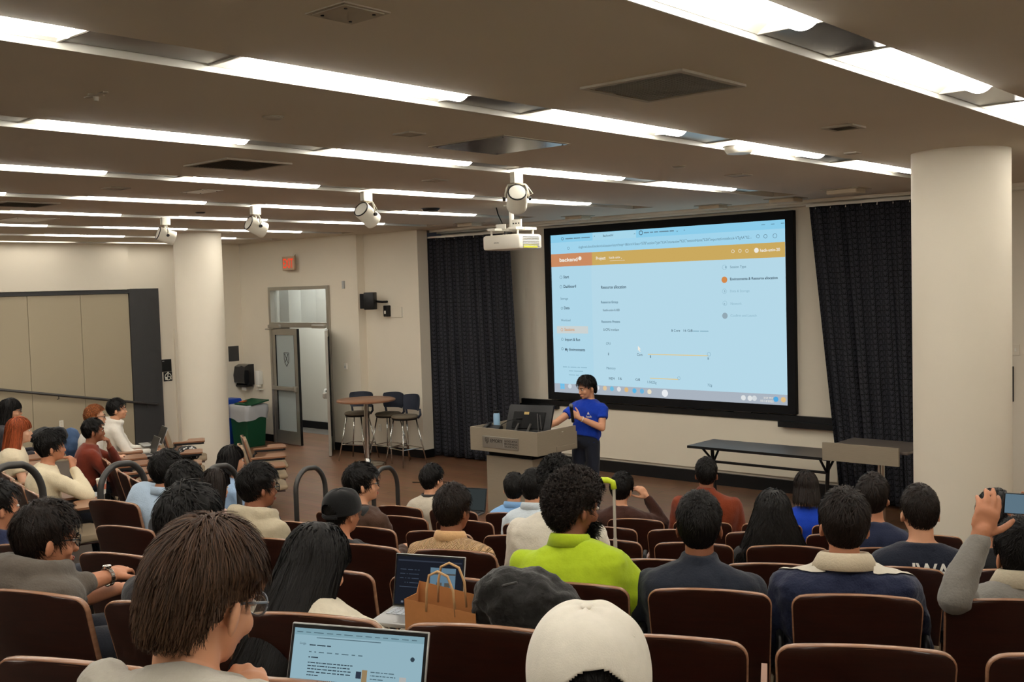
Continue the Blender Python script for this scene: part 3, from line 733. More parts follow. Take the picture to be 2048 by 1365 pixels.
# bins
def bin_(name, x, y, w, d, h, m, label, bag=False, rz=0.0):
    o = empty(name, (x, y, 0), rz)
    sec = lambda s: [(-w/2*s,-d/2*s),(w/2*s,-d/2*s),(w/2*s,d/2*s),(-w/2*s,d/2*s)]
    mb = MB(); mb.loft([[(p[0],p[1],z) for p in sec(s)] for z, s in ((0.0,0.82),(0.02,0.84),(h,1.0),(h,0.96),(0.06,0.8))], True); mb.build('bin_body', m, o)
    frame_mb = MB(); frame_mb.loft([[(p[0],p[1],z) for p in sec(s)] for z, s in ((h-0.03,1.0),(h-0.03,1.05),(h+0.01,1.05),(h+0.01,0.97))], False); frame_mb.build('rim', m, o)
    if bag:
        rnd = random.Random(5); n = 40; rings = []
        for z, s in ((h+0.03,0.93),(h+0.045,1.0),(h+0.02,1.07),(h-0.06,1.075),(h-0.15,1.05),(h-0.22,1.04)):
            ring = []
            for j in range(n):
                a = 2*math.pi*j/n; ca, sa = math.cos(a), math.sin(a)
                k = 1/max(abs(ca), abs(sa)); wob = 1+0.02*math.sin(9*a+z*20)
                zz = z + (0.03*math.sin(2*a+1)+0.012*math.sin(5*a) if z < h-0.1 else 0)
                ring.append((ca*k*w/2*s*wob, sa*k*d/2*s*wob, zz))
            rings.append(ring)
        MB().loft(rings, False).build('bin_bag', mat('bin_liner', rgb=(196,200,204), rough=0.35, alpha=0.85), o, smooth=True)
        MB().bbox((0.03,0.06,h+0.075),(w*1.02,d*0.9,0.025),0.01,Matrix.Rotation(math.radians(9),3,'X')).build('lid', m, o)
        MB().bbox((-0.12,-0.02,h+0.085),(0.12,0.1,0.006),0.002,Matrix.Rotation(math.radians(9),3,'X')).build('orange_sticker', mat('orange_sticker', rgb=(200,100,50), rough=0.5), o)
    else:
        MB().bbox((0,0,h+0.015),(w*1.04,d*1.04,0.03),0.012).build('lid', m, o)
    return tag(o, label, 'bin')
bin_('waste_bin', -15.87, 10.80, 0.52, 0.42, 0.70, mat('green_bin_plastic', rgb=(14,74,48), rough=0.45), 'green waste bin with white liner beside the glass door', True)
bin_('recycling_bin', -16.46, 10.70, 0.30, 0.5, 0.78, mat('blue_bin_plastic', rgb=(26,70,170), rough=0.4), 'blue recycling bin tucked behind the green bin')
# ------------------------------------------------------------------ the glazed door
M_glass = mat('frosted_glass', rgb=(214,226,226), rough=0.4, trans=0.5, alpha=1.0, spec=0.5)
M_clear = mat('clear_glass', rgb=(225,232,232), rough=0.03, trans=1.0, alpha=0.35, spec=0.5)
d1 = empty('door_1', (DX0, YD, 0)); d1['kind'] = 'structure'
Wd = DX1-DX0; J = 0.06
fr = MB()
for a, b in (((0,0),(J,DZ)),((Wd-J,0),(Wd,DZ)),((J,DZ-J),(Wd-J,DZ)),((J,2.08),(Wd-J,2.17))):
    fr.box((a[0],-0.04,a[1]),(b[0],0.16,b[1]))
fr.build('door_frame', M_steel, d1)
MB().box((J,0.05,2.17),(Wd-J,0.06,DZ-J)).build('transom_pane', M_clear, d1)
MB().bbox((J+0.12,-0.06,2.10),(0.34,0.05,0.06),0.008).build('door_closer', M_steel, d1); MB().bbox((Wd-J-0.2,-0.06,2.10),(0.34,0.05,0.06),0.008).build('door_closer', M_steel, d1)
MB().tube([(-0.08,-0.07,2.05),(0.06,-0.07,2.05),(0.2,-0.09,2.07)],0.01,8).build('closer_arm', M_steel, d1)
def leaf(w, name):
    o = empty(name); st = 0.10
    f = MB()
    for a, b in (((0,0.01),(st,2.06)),((w-st,0.01),(w,2.06)),((st,0.01),(w-st,0.24)),((st,1.95),(w-st,2.06))): f.box((a[0],-0.022,a[1]),(b[0],0.022,b[1]))
    f.build('leaf_frame', M_steel, o)
    MB().box((st,-0.004,0.24),(w-st,0.004,1.95)).build('glass_pane', M_glass, o)
    g = MB()
    for x in (st-0.002, w-st-0.004): g.box((x,-0.0235,0.24),(x+0.006,0.0235,1.95))
    g.build('gasket', M_black, o)
    MB().bbox((w/2,-0.07,1.0),(w-0.06,0.05,0.075),0.012).bbox((w-0.07,-0.05,1.0),(0.07,0.07,0.1),0.01).bbox((0.06,-0.05,1.0),(0.05,0.07,0.09),0.01).build('push_bar', M_steel, o)
    return o
lf = leaf(0.80, 'left_leaf'); lf.parent = d1; lf.location = (J+0.005, -0.01, 0); lf.rotation_euler = (0,0,math.radians(-4))
MB().box((0.80,-0.024,0.01),(0.806,0.024,2.06)).build('edge_seal', M_black, lf)
# shield mark on the left pane
sh = [(-0.075,0.11),(0.075,0.11),(0.075,0.0),(0.06,-0.06),(0.0,-0.13),(-0.06,-0.06),(-0.075,0.0),(-0.075,0.11)]
MB().tube([(0.42+x,-0.0065,1.52+z) for x, z in sh],0.005,6).build('shield_outline', M_dkgrey, lf)
MB().tube([(0.375,-0.0065,1.60),(0.46,-0.0065,1.46)],0.005,6).tube([(0.465,-0.0065,1.60),(0.38,-0.0065,1.46)],0.005,6).ell((0.372,-0.0065,1.603),(0.012,0.003,0.012)).ell((0.468,-0.0065,1.603),(0.012,0.003,0.012)).build('crossed_mark', M_dkgrey, lf)
rf = leaf(0.80, 'right_leaf'); rf.parent = d1; rf.location = (Wd-J-0.01, -0.03, 0); rf.rotation_euler = (0,0,math.radians(-40)); rf.scale = (1,1,1)
# exit sign
o = empty('exit_sign', (onY(587,527,YD)[0], YD-0.1, onY(587,527,YD)[2]))
MB().bbox((0,0.0,0),(0.33,0.04,0.24),0.006).build('sign_body', mat('sign_panel', rgb=(196,168,140), rough=0.5), o)
MB().cyl((0.06,0.02,0.12),(0.06,0.1,0.16),0.012,10).build('bracket', M_white, o)
text('EXIT', -0.145, -0.0215, -0.08, 0.29, 0.16, emission_mat('exit_red', (232,74,44), 0.9, sampled=False), o, 'exit_lettering', bold=0.004)
tag(o, 'red lettered EXIT sign above the glass door', 'sign')
for (px, py, w, h, lb, m, nm) in [(688,570,0.05,0.13,'small grey wall sensor high right of the door', M_vent, 'wall_sensor'),(693,733,0.06,0.1,'small white wall control right of the glass door', M_white, 'wall_control')]:
    c = onY(px, py, YD); o = empty(nm, (c[0], YD, c[2])); MB().bbox((0,-0.015,0),(w,0.03,h),0.004).build('cover', m, o); MB().bbox((0,-0.032,-h*0.1),(w*0.4,0.006,h*0.4),0.002).build('button', M_vent, o); tag(o, lb, 'wall control')
# hallway behind
M_hall = mat('hallway_paint', rgb=(210,206,194), rough=0.7)
M_hfl = mat('hallway_floor', rgb=(120,112,104), rough=0.25, noise=0.1, nscale=6)
struct(MB().box((-22.5, YD+0.161, -0.1), (-13.9, 17.5, -0.001)), 'floor_hall', M_hfl)
wall('wall_hall_rear', (-22.5, 17.0, -0.1), (-13.9, 17.2, 3.6), M_hall)
wall('wall_hall_side', (-14.05, YD+0.161, -0.1), (-13.9, 17.2, 3.6), M_hall)
wall('wall_hall_far', (-22.6, YD+0.16, -0.1), (-22.4, 17.2, 3.6), M_hall)
wall('wall_hall_pier', (-17.4, 12.9, -0.1), (-15.95, 13.6, 3.4), M_hall)
struct(MB().box((-17.42, 12.88, 0), (-15.93, 13.62, 0.14)), 'baseboard_hall', M_black)
struct(MB().box((-22.4, 16.98, 0), (-14.05, 17.0, 0.14)), 'baseboard_hall_rear', M_black)
wall('ceiling_hall', (-22.5, YD+0.161, 3.4), (-13.9, 17.2, 3.5), M_hall)
o = empty('hall_ceiling_light', (-15.5, 12.25, 3.4)); MB().box((-1.2,-0.3,-0.02),(1.2,0.3,0)).build('diffuser', emission_mat('hall_lamp', None, 14.0, (0.90,0.97,1.0)), o); MB().box((-1.23,-0.33,-0.015),(1.23,0.33,0.0)).build('rim', M_white, o)
tag(o, 'bright hallway ceiling light seen through the transom glass', 'ceiling light')
# small loudspeaker on the stool wall
c = onY(770,610,YS); o = empty('wall_speaker', (c[0], YS, c[2]))
MB().bbox((-0.08,-0.24,0.07),(0.17,0.17,0.28),0.012,Matrix.Rotation(0.5,3,'Z')).build('cabinet', M_black, o, auto=30)
MB().bbox((-0.14,-0.33,0.07),(0.13,0.012,0.24),0.004,Matrix.Rotation(0.5,3,'Z')).build('grille', M_blackm, o)
MB().tube([(0.06,0,0.05),(0.05,-0.1,0.05),(-0.02,-0.18,0.06)],0.018,8).bbox((0.1,-0.05,-0.1),(0.09,0.09,0.18),0.01).build('bracket', M_black, o)
MB().bbox((0.1,-0.096,-0.12),(0.04,0.004,0.05),0.001).bbox((-0.10,-0.322,0.07),(0.04,0.02,0.05),0.001,Matrix.Rotation(0.5,3,'Z')).build('paper_label', M_white, o)
tag(o, 'small black loudspeaker on a bracket above the bar stools', 'loudspeaker')
o = empty('wall_box_cover', (onY(785,625,YS)[0]+0.06, YS, onY(785,625,YS)[2])); MB().bbox((0,-0.006,0),(0.34,0.012,0.17),0.003).build('cover', M_wall, o); MB().box((0.17,-0.007,-0.085),(0.173,-0.001,0.085)).build('seam', M_vent, o); tag(o, 'cream rectangular wall cover behind the small loudspeaker', 'wall cover')
o = empty('wall_outlet', (-13.15, YS, 0.42)); MB().bbox((0,-0.005,0),(0.08,0.01,0.12),0.003).build('plate', M_white, o); MB().bbox((0,-0.011,0.025),(0.03,0.004,0.03),0.002).build('socket', M_wall, o); tag(o, 'white wall outlet low behind the bar stools', 'outlet')
# ------------------------------------------------------------------ bar table and stools
M_tabletop = mat('walnut_table', rgb=(138,96,70), rough=0.35, noise=0.2, nscale=8, stretch=(1,8,1))
tb = empty('bar_table', (-12.46, 10.62, 0))
MB().lathe([(0.001,0.985),(0.44,0.985),(0.455,0.992),(0.455,1.012),(0.445,1.018),(0.001,1.018)],48).build('table_top', M_tabletop, tb, auto=40)
MB().lathe([(0.040,0.02),(0.040,0.985)],24).build('column', M_chrome, tb, auto=40)
MB().lathe([(0.27,0.0),(0.27,0.012),(0.2,0.03),(0.06,0.05),(0.05,0.09),(0.04,0.10)],36).build('base', M_chrome, tb, auto=40)
MB().lathe([(0.14,0.96),(0.14,0.985)],20).build('mounting_plate', M_black, tb, auto=40)
tag(tb, 'tall round bar table with walnut top and chrome column', 'table')
M_seatpad = mat('stool_pad', rgb=(104,94,78), rough=0.7, noise=0.08)
M_navyplastic = mat('stool_back_plastic', rgb=(40,46,60), rough=0.5, bump=0.05, bscale=300)
def stool():
    o = empty('bar_stool')
    MB().lathe([(0.001,0.715),(0.17,0.715),(0.205,0.73),(0.21,0.75),(0.19,0.768),(0.001,0.775)],32).build('seat', M_seatpad, o, auto=50)
    MB().lathe([(0.001,0.70),(0.19,0.70),(0.2,0.715),(0.001,0.715)],28).build('seat_pan', M_black, o, auto=50)
    # backrest: curved shell with a gap above the seat
    n = 12; rings = []
    for y_off in (0.0, 0.014):
        pass
    vs = []; fs = []
    rows = [(0.83,0.18),(0.86,0.20),(0.93,0.215),(1.0,0.215),(1.05,0.21),(1.075,0.195)]
    for layer in (0,1):
        for z, w in rows:
            for i in range(n+1):
                u = -1+2*i/n
                vs.append((u*w, 0.18+0.07*((z-0.75))-0.07*u*u+layer*0.016, z-0.015*u*u*(z > 1.04)))
    R = len(rows); off = R*(n+1)
    for j in range(R-1):
        for i in range(n):
            q = j*(n+1)+i; fs.append((q,q+1,q+n+2,q+n+1)); fs.append((q+off,q+n+1+off,q+n+2+off,q+1+off))
    for j in range(R-1):
        for i in (0,n):
            q = j*(n+1)+i; fs.append((q,q+n+1,q+n+1+off,q+off))
    for i in range(n):
        fs.append((i,i+off,i+1+off,i+1)); q=(R-1)*(n+1)+i; fs.append((q,q+1,q+1+off,q+off))
    MB().add(vs, fs).build('backrest', M_navyplastic, o, auto=50)
    for s in (-1,1):
        MB().tube([(s*0.15,0.14,0.72),(s*0.185,0.165,0.77),(s*0.19,0.155,0.86)],[0.02,0.018,0.014],10).build('back_support', M_navyplastic, o, smooth=True)
    legs = [(-1,-1),(1,-1),(1,1),(-1,1)]
    for sx, sy in legs:
        MB().tube([(sx*0.13,sy*0.12,0.705),(sx*0.24,sy*0.22,0.0)],0.0105,10).build('leg', M_chrome, o, smooth=True)
    t = (0.705-0.26)/0.705; q = [(sx*(0.13+0.11*t), sy*(0.12+0.10*t), 0.26) for sx, sy in legs]
    for i in range(4):
        MB().tube([q[i], q[(i+1)%4]],0.008,8).build('footrest_bar', M_chrome, o)
    return o
st0 = stool()
for i, (x, y, rz, lb) in enumerate([(-12.96,10.86,0.35,'leftmost bar stool with navy back at the round table'),(-12.42,11.03,0.12,'middle bar stool with navy back half behind the round table'),(-11.93,10.93,-0.15,'rightmost bar stool with navy back nearest the curtain')]):
    o = st0 if i == 0 else copy_tree(st0)
    o.location = (x, y, 0); o.rotation_euler = (0,0,rz); tag(o, lb, 'stool', 'bar stools at the round table')
# ------------------------------------------------------------------ lectern
M_lec = mat('grey_oak_laminate', rgb=(142,131,114), rough=0.5, noise=0.10, nscale=14, stretch=(1.0,1.0,12.0))
le = empty('lectern', (-7.75, 8.95, 0))
X0, X1, Y0, Y1 = -0.48, 0.51, -0.42, 0.27
bx_ = MB()
MB().box((X0,Y0,0.865),(X1,Y0+0.02,1.125)).build('front_panel', M_lec, le); MB().box((X0,Y1-0.02,0.865),(X1,Y1,1.06)).build('back_panel', M_lec, le)
MB().box((X0,Y0+0.02,0.865),(X0+0.02,Y1-0.02,1.125)).build('side_panel', M_lec, le)
MB().box((X1-0.02,Y0+0.02,0.865),(X1,Y1-0.02,1.125)).build('side_panel', M_lec, le)
MB().box((X0+0.02,Y0+0.02,0.98),(X1-0.02,Y1-0.02,1.0)).build('desk_surface', M_lec, le)
MB().box((X0+0.02,Y0+0.02,0.865),(X1-0.02,Y1-0.02,0.88)).build('underside', M_blackm, le)
MB().bbox((X1+0.004,0.08,0.90),(0.01,0.36,0.055),0.002).build('keyboard_drawer', M_lec, le)
MB().box((X0+0.17,Y0+0.12,0.80),(X1-0.18,Y1-0.06,0.865)).build('shadow_gap', M_blackm, le)
MB().box((X0+0.15,Y0+0.10,0.0),(X1-0.16,Y1-0.04,0.80)).build('pedestal', M_lec, le)
pq = MB().bbox((-0.02-0.0,Y0-0.005,0.975),(0.53,0.008,0.13),0.002).build('plaque', M_steel, le)
pq.location = (0,0,0)
text('EMORY', -0.165, Y0-0.0095, 0.975, 0.175, 0.036, M_blackm, pq, 'plaque_lettering')
for i, (s, w) in enumerate((('GOIZUETA',0.185),('BUSINESS',0.185),('SCHOOL',0.185))): text(s, 0.045, Y0-0.0095, 0.992-0.03*i, w, 0.019, M_blackm, pq, 'plaque_lettering')
MB().box((0.028,Y0-0.0105,0.93),(0.031,Y0-0.009,1.02)).build('divider_mark', M_vent, pq)
sh2 = [(-0.025,0.03),(0.025,0.03),(0.025,0.0),(0.0,-0.035),(-0.025,0.0),(-0.025,0.03)]
MB().tube([(-0.215+x,Y0-0.010,0.99+z) for x, z in sh2],0.0022,6).tube([(-0.23,Y0-0.010,1.012),(-0.20,Y0-0.010,0.975)],0.002,6).tube([(-0.20,Y0-0.010,1.012),(-0.23,Y0-0.010,0.975)],0.002,6).build('shield_mark', M_blackm, pq)
tag(le, 'grey wood lectern with engraved metal plaque on the front', 'lectern')
# things on the lectern
mo = empty('touch_monitor', (-7.62, 8.86, 1.0), math.radians(12))
Rm = Matrix.Rotation(math.radians(-24),3,'X')
scr_ = MB().bbox((0,0.0,0.20),(0.56,0.035,0.35),0.012,Rm).build('monitor_shell', M_black, mo, auto=30)
MB().bbox((0,-0.025,0.20),(0.40,0.03,0.2),0.012,Rm).build('rear_cover', M_blackm, mo, auto=30)
MB().bbox((0.0,-0.065,0.285),(0.06,0.006,0.03),0.001,Rm).build('rear_label', mat('label_tan', rgb=(176,150,90), rough=0.6), mo)
MB().tube([(-0.10,-0.07,0.17),(-0.16,-0.13,0.02),(-0.16,0.1,0.01)],0.014,8).tube([(0.05,-0.07,0.17),(0.0,-0.13,0.02),(0.0,0.1,0.01)],0.014,8).bbox((0,0,0.008),(0.40,0.22,0.016),0.004).build('stand', M_pole, mo, smooth=False)
MB().tube([(0.12,-0.04,0.28),(0.15,-0.09,0.15),(0.16,-0.1,0.02)],0.006,8).tube([(0.15,-0.04,0.27),(0.19,-0.09,0.13),(0.2,-0.1,0.02)],0.006,8).build('cable', M_pole, mo, smooth=True)
tag(mo, 'black tilted touch monitor standing on the lectern, back towards us', 'monitor')
m2 = empty('desk_monitor', (-7.98, 9.06, 1.0), math.radians(-14))
MB().bbox((0,0,0.19),(0.36,0.03,0.24),0.01,Matrix.Rotation(math.radians(-14),3,'X')).build('monitor_shell', M_black, m2, auto=30); MB().bbox((0,0.02,0.01),(0.2,0.14,0.016),0.004).bbox((0,0.0,0.08),(0.04,0.02,0.15),0.004).build('stand', M_black, m2)
tag(m2, 'small black monitor behind the tilted touch monitor', 'monitor')
wb = empty('water_bottle', (-8.12, 8.86, 1.0))
M_bot = mat('pale_blue_bottle', rgb=(150,186,214), rough=0.3)
MB().lathe([(0.001,0),(0.036,0),(0.038,0.01),(0.038,0.23),(0.032,0.25)],24).build('bottle_body', M_bot, wb, auto=40)
MB().lathe([(0.032,0.25),(0.033,0.252),(0.033,0.28),(0.012,0.285),(0.012,0.31),(0.001,0.31)],20).build('bottle_lid', M_black, wb, auto=40)
tag(wb, 'pale blue water bottle with black lid on the lectern', 'bottle')
ph = empty('desk_phone', (-8.06, 8.70, 1.0), 0.15)
MB().bbox((0,0,0.075),(0.2,0.2,0.05),0.012,Matrix.Rotation(math.radians(18),3,'X')).bbox((0,0.0,0.03),(0.16,0.14,0.06),0.01).build('phone_base', M_black, ph, auto=30); MB().bbox((-0.07,0,0.11),(0.045,0.2,0.035),0.014,Matrix.Rotation(math.radians(18),3,'X')).build('handset', M_black, ph, auto=30); MB().bbox((0.04,-0.06,0.09),(0.08,0.03,0.004),0.001,Matrix.Rotation(math.radians(18),3,'X')).build('display', M_vent, ph)
tag(ph, 'black desk phone beside the water bottle on the lectern', 'phone')
gm = empty('gooseneck_microphone', (-7.93, 8.68, 1.0))
MB().tube([(0,0,0),(0.0,0,0.10),(0.03,0.02,0.15),(0.12,0.05,0.2),(0.22,0.08,0.22)],0.005,8).build('gooseneck', M_black, gm, smooth=True); MB().lathe([(0.03,0),(0.03,0.02),(0.01,0.03)],16).build('base', M_black, gm, auto=40); MB().capsules([(0.21,0.077,0.22),(0.27,0.09,0.225)],[0.012,0.012]).build('capsule', M_blackm, gm, smooth=True)
tag(gm, 'black gooseneck microphone bending in front of the touch monitor', 'microphone')
pp = empty('paper_stack', (-7.38, 9.02, 1.0), 0.2)
for i in range(3): MB().bbox((0.004*i,0.003*i,0.075+0.004*i),(0.2,0.26,0.003),0.0008,Matrix.Rotation(0.12*i,3,'Z')).build('sheet', M_white, pp)
MB().bbox((0,0,0.037),(0.19,0.24,0.072),0.004).build('binder', M_wall, pp)
tag(pp, 'small stack of white paper at the right end of the lectern', 'papers')
# ------------------------------------------------------------------ tables at the screen wall
M_tt = mat('grey_laminate_top', rgb=(92,84,78), rough=0.4, noise=0.06)
ft = empty('folding_table', (-5.84, 11.0, 0))
MB().bbox((0,0,0.725),(1.80,0.60,0.03),0.004).build('table_top', M_tt, ft); MB().box((-0.9,-0.302,0.71),(0.9,-0.298,0.74)).build('edge_strip', M_black, ft)
for s in (-1,1):
    MB().tube([(s*0.74,0.0,0.71),(s*0.70,0.0,0.02)],0.022,10).tube([(s*0.74,-0.22,0.71),(s*0.72,0,0.52)],0.014,8).tube([(s*0.74,0.22,0.71),(s*0.72,0,0.52)],0.014,8).build('leg', M_black, ft)
    MB().bbox((s*0.70,0,0.02),(0.06,0.5,0.04),0.01).build('foot', M_black, ft)
MB().tube([(-0.72,0.0,0.52),(0.72,0.0,0.52)],0.016,8).build('stretcher', M_black, ft)
tag(ft, 'long folding table with dark top against the cream lower wall', 'table')
lt = empty('height_adjustable_desk', (-4.42, 10.45, 0))
MB().box((-0.40,-0.20,0.80),(0.40,-0.17,0.985)).build('modesty_panel', M_lec, lt)
MB().bbox((0.05,0.18,0.93),(0.86,0.68,0.03),0.005).build('desk_top', M_tt, lt)
MB().cyl((0.1,0.1,0.05),(0.1,0.1,0.5),0.045,20).build('outer_column', M_chrome, lt); MB().cyl((0.1,0.1,0.45),(0.1,0.1,0.92),0.036,20).build('inner_column', M_chrome, lt)
MB().bbox((0.1,0.1,0.03),(0.5,0.5,0.04),0.012).build('base', M_steel, lt)
tag(lt, 'small adjustable desk with grey front panel beside the white column', 'desk')
# ------------------------------------------------------------------ auditorium chairs
def wood_mat(name, dark, light, rough=0.3):
    m = mat(name, rough=rough, spec=0.45, coat=0.15)
    nt = m.node_tree; b = nt.nodes['Principled BSDF']
    tc = nt.nodes.new('ShaderNodeTexCoord'); mp = nt.nodes.new('ShaderNodeMapping'); mp.inputs['Scale'].default_value = (1.6, 1.6, 14.0)
    oi = nt.nodes.new('ShaderNodeObjectInfo')
    add = nt.nodes.new('ShaderNodeVectorMath'); add.operation = 'ADD'
    n = nt.nodes.new('ShaderNodeTexNoise'); n.inputs['Scale'].default_value = 5.0; n.inputs['Detail'].default_value = 8; n.inputs['Distortion'].default_value = 0.6
    sw = nt.nodes.new('ShaderNodeVectorMath'); sw.operation = 'SCALE'; sw.inputs[0].default_value = (13.0, 7.0, 5.0)
    nt.links.new(oi.outputs['Random'], sw.inputs['Scale'])
    nt.links.new(tc.outputs['Object'], mp.inputs[0]); nt.links.new(mp.outputs[0], add.inputs[0]); nt.links.new(sw.outputs[0], add.inputs[1])
    nt.links.new(add.outputs[0], n.inputs[0])
    mx = nt.nodes.new('ShaderNodeMix'); mx.data_type = 'RGBA'
    mx.inputs['A'].default_value = (*lin(dark), 1); mx.inputs['B'].default_value = (*lin(light), 1)
    nt.links.new(n.outputs['Fac'], mx.inputs['Factor']); nt.links.new(mx.outputs['Result'], b.inputs['Base Color'])
    return m
M_mahog = wood_mat('mahogany_shell', (30,12,8), (62,28,18), 0.34)
M_edge = wood_mat('ply_edge', (120,82,60), (168,126,98), 0.25)
M_cushion = mat('chair_upholstery', rgb=(150,132,108), rough=0.9, noise=0.08, nscale=200, bump=0.15, bscale=350)
M_tablet = wood_mat('tablet_wood', (112,74,52), (150,104,74), 0.35)

BZ0, BZ1, BW, BRC = 0.34, 0.832, 0.227, 0.05
def back_profile(v):      # v 0 bottom .. 1 top -> z, half width, y
    z = BZ0+(BZ1-BZ0)*v
    w = BW*(0.93+0.07*v)
    d = BZ1-z
    if d < BRC: w -= BRC-math.sqrt(max(0, BRC*BRC-(BRC-d)**2))
    y = 0.13*(1-v)**1.15
    return z, w, y
def back_grid(off, vs_list, nu=14, inset=0.0, bulge=0.0):
    pts = []
    for v in vs_list:
        z, w, y = back_profile(v); w -= inset
        row = []
        for i in range(nu+1):
            u = -1+2*i/nu
            zz = z - 0.016*u*u*max(0, (v-0.6)/0.4) - inset*0.6*(v > 0.97)
            row.append(Vector((u*w, y+off+0.028*u*u+bulge*(1-u**4)*(1-(2*v-1)**4), zz)))
        pts.append(row)
    return pts
def grid_solid(A, B):
    mb = MB(); R, C = len(A), len(A[0])
    vs = [p for r in A for p in r]+[p for r in B for p in r]; off = R*C; fs = []
    for j in range(R-1):
        for i in range(C-1):
            q = j*C+i; fs.append((q, q+1, q+C+1, q+C)); fs.append((q+off, q+C+off, q+C+1+off, q+1+off))
    for j in range(R-1):
        for i in (0, C-1): q = j*C+i; fs.append((q, q+C, q+C+off, q+off))
    for i in range(C-1):
        fs.append((i, i+off, i+1+off, i+1)); q = (R-1)*C+i; fs.append((q, q+1, q+1+off, q+off))
    return mb.add(vs, fs)
def make_chair(deployed):
    o = empty('auditorium_chair')
    V = [0,0.12,0.25,0.4,0.55,0.68,0.78,0.86,0.9,0.93,0.955,0.975,0.99,1.0]
    t = 0.020
    A = back_grid(-t/2-0.001, V, inset=0.0025); B = back_grid(t/2, V, inset=0.0025)
    grid_solid(A, B).build('backrest_shell', M_mahog, o, auto=40)
    # rounded light edge round the rim (sides and top)
    G = back_grid(0, V)
    path = [r[0] for r in G] + G[-1][1:-1] + [r[-1] for r in reversed(G)]
    rings = []; n = len(path)
    for i, p in enumerate(path):
        tg = (path[min(i+1,n-1)]-path[max(i-1,0)]).normalized(); yv = Vector((0,1,0)); yv = (yv-tg*yv.dot(tg)).normalized(); nv = tg.cross(yv)
        if nv.dot(p-Vector((0,0.05,0.6))) < 0: nv = -nv
        hw, ht = 0.0105, 0.003
        prof = [(-hw,-0.006),(-hw,0.0),(-hw*0.85,ht*0.7),(-hw*0.4,ht),(hw*0.4,ht),(hw*0.85,ht*0.7),(hw,0.0),(hw,-0.006)]
        rings.append([p+yv*a+nv*b for a, b in prof])
    MB().loft(rings, True).build('edge_band', M_edge, o, auto=60)
    Vc = [0.08,0.12,0.2,0.35,0.5,0.65,0.8,0.9,0.95]
    grid_solid(back_grid(t/2+0.001, Vc, inset=0.022), back_grid(t/2+0.022, Vc, inset=0.03, bulge=0.03)).build('back_cushion', M_cushion, o, auto=60)
    # seat
    sh = MB(); rings = []
    for y, w, z0, z1 in ((0.10,0.20,0.395,0.43),(0.13,0.225,0.385,0.45),(0.3,0.235,0.385,0.46),(0.5,0.235,0.39,0.455),(0.565,0.22,0.395,0.44),(0.58,0.2,0.405,0.425)):
        rings.append([(-w,y,z0+0.01),(-w*0.96,y,z0),(w*0.96,y,z0),(w,y,z0+0.01),(w,y,z1-0.012),(w*0.9,y,z1),(-w*0.9,y,z1),(-w,y,z1-0.012)])
    sh.loft(rings, True).build('seat_cushion', M_cushion, o, auto=60)
    MB().bbox((0,0.33,0.378),(0.44,0.44,0.016),0.006).build('seat_shell', M_mahog, o, auto=40)
    MB().bbox((0,0.20,0.19),(0.10,0.16,0.37),0.01).build('pedestal', M_black, o); MB().bbox((0,0.22,0.01),(0.24,0.30,0.02),0.006).build('floor_plate', M_black, o)
    # tablet on the right-hand side
    MB().tube([(0.25,0.12,0.40),(0.255,0.14,0.60),(0.255,0.18,0.63)],0.014,10).build('tablet_arm', M_black, o, smooth=True)
    poly = [(0.22,0.14),(0.285,0.14),(0.285,0.40),(0.285,0.52),(0.26,0.56),(-0.02,0.56),(-0.06,0.53),(-0.06,0.38),(-0.03,0.34),(0.16,0.32),(0.21,0.26)]
    if deployed:
        tb_ = MB().prism(poly, 0.018, lambda u, v, w: (u, v, 0.665+w)).build('tablet', M_tablet, o)
        MB().prism([(0.22+(u-0.22)*0.94+0.002, 0.35+(v-0.35)*0.94) for u, v in poly], 0.026, lambda u, v, w: (u, v, 0.639+w)).build('tablet_underside', M_black, tb_)
    else:      # folded down beside the seat
        tb_ = MB().prism(poly, 0.018, lambda u, v, w: (0.252+w, v, 0.30+u)).build('tablet', M_tablet, o)
    return o
CH = {True: make_chair(True), False: make_chair(False)}; CH_USED = {True: False, False: False}
CHAIRS = []
def place_chair(x, y, z, rz, label=None, dep=False):
    o = copy_tree(CH[dep]) if CH_USED[dep] else CH[dep]
    CH_USED[dep] = True
    o.location = (x, y, z); o.rotation_euler = (0,0,rz)
    tag(o, label or 'dark wooden auditorium chair', 'chair', 'wooden auditorium chairs')
    CHAIRS.append(o); return o
P_SEAT = 0.526
PHASE = {0: 9.32, 1: 8.985, 2: 9.05, 3: 7.713, 4: 8.319, 5: 6.054, 6: 5.083}
RANGE = {0: (23.2, 29.6), 1: (19.6, 31.0), 2: (17.2, 31.9), 3: (15.2, 33.0), 4: (14.4, 33.3), 5: (15.4, 33.5), 6: (15.7, 31.5)}
ROWNAME = {0:'first',1:'second',2:'third',3:'fourth',4:'fifth',5:'sixth',6:'front'}
def seat_pos(cx, k, ang, back=0.0):
    r = row_r(k)-back
    return (cx+r*math.sin(ang), CY-r*math.cos(ang), row_floor(k))
SEATS = {}
for k in range(0, 7):
    r = row_r(k); step = P_SEAT/r; a0 = (PHASE[k]+P_SEAT/2)/r
    n0 = math.ceil((math.radians(RANGE[k][0])-a0)/step); n1 = math.floor((math.radians(RANGE[k][1])-a0)/step)
    SEATS[k] = [a0+step*n for n in range(n0, n1+1)]
    for i, a in enumerate(SEATS[k]):
        x, y, z = seat_pos(CX, k, a)
        nm = ('%s row from us' % ROWNAME[k]) if k < 6 else 'front row'
        place_chair(x, y, z, a, 'wooden chair, %s from the aisle in the %s, right block' % (ORD[i] if i < 14 else 'farthest', nm))['seat'] = '%d,%d' % (k, i)
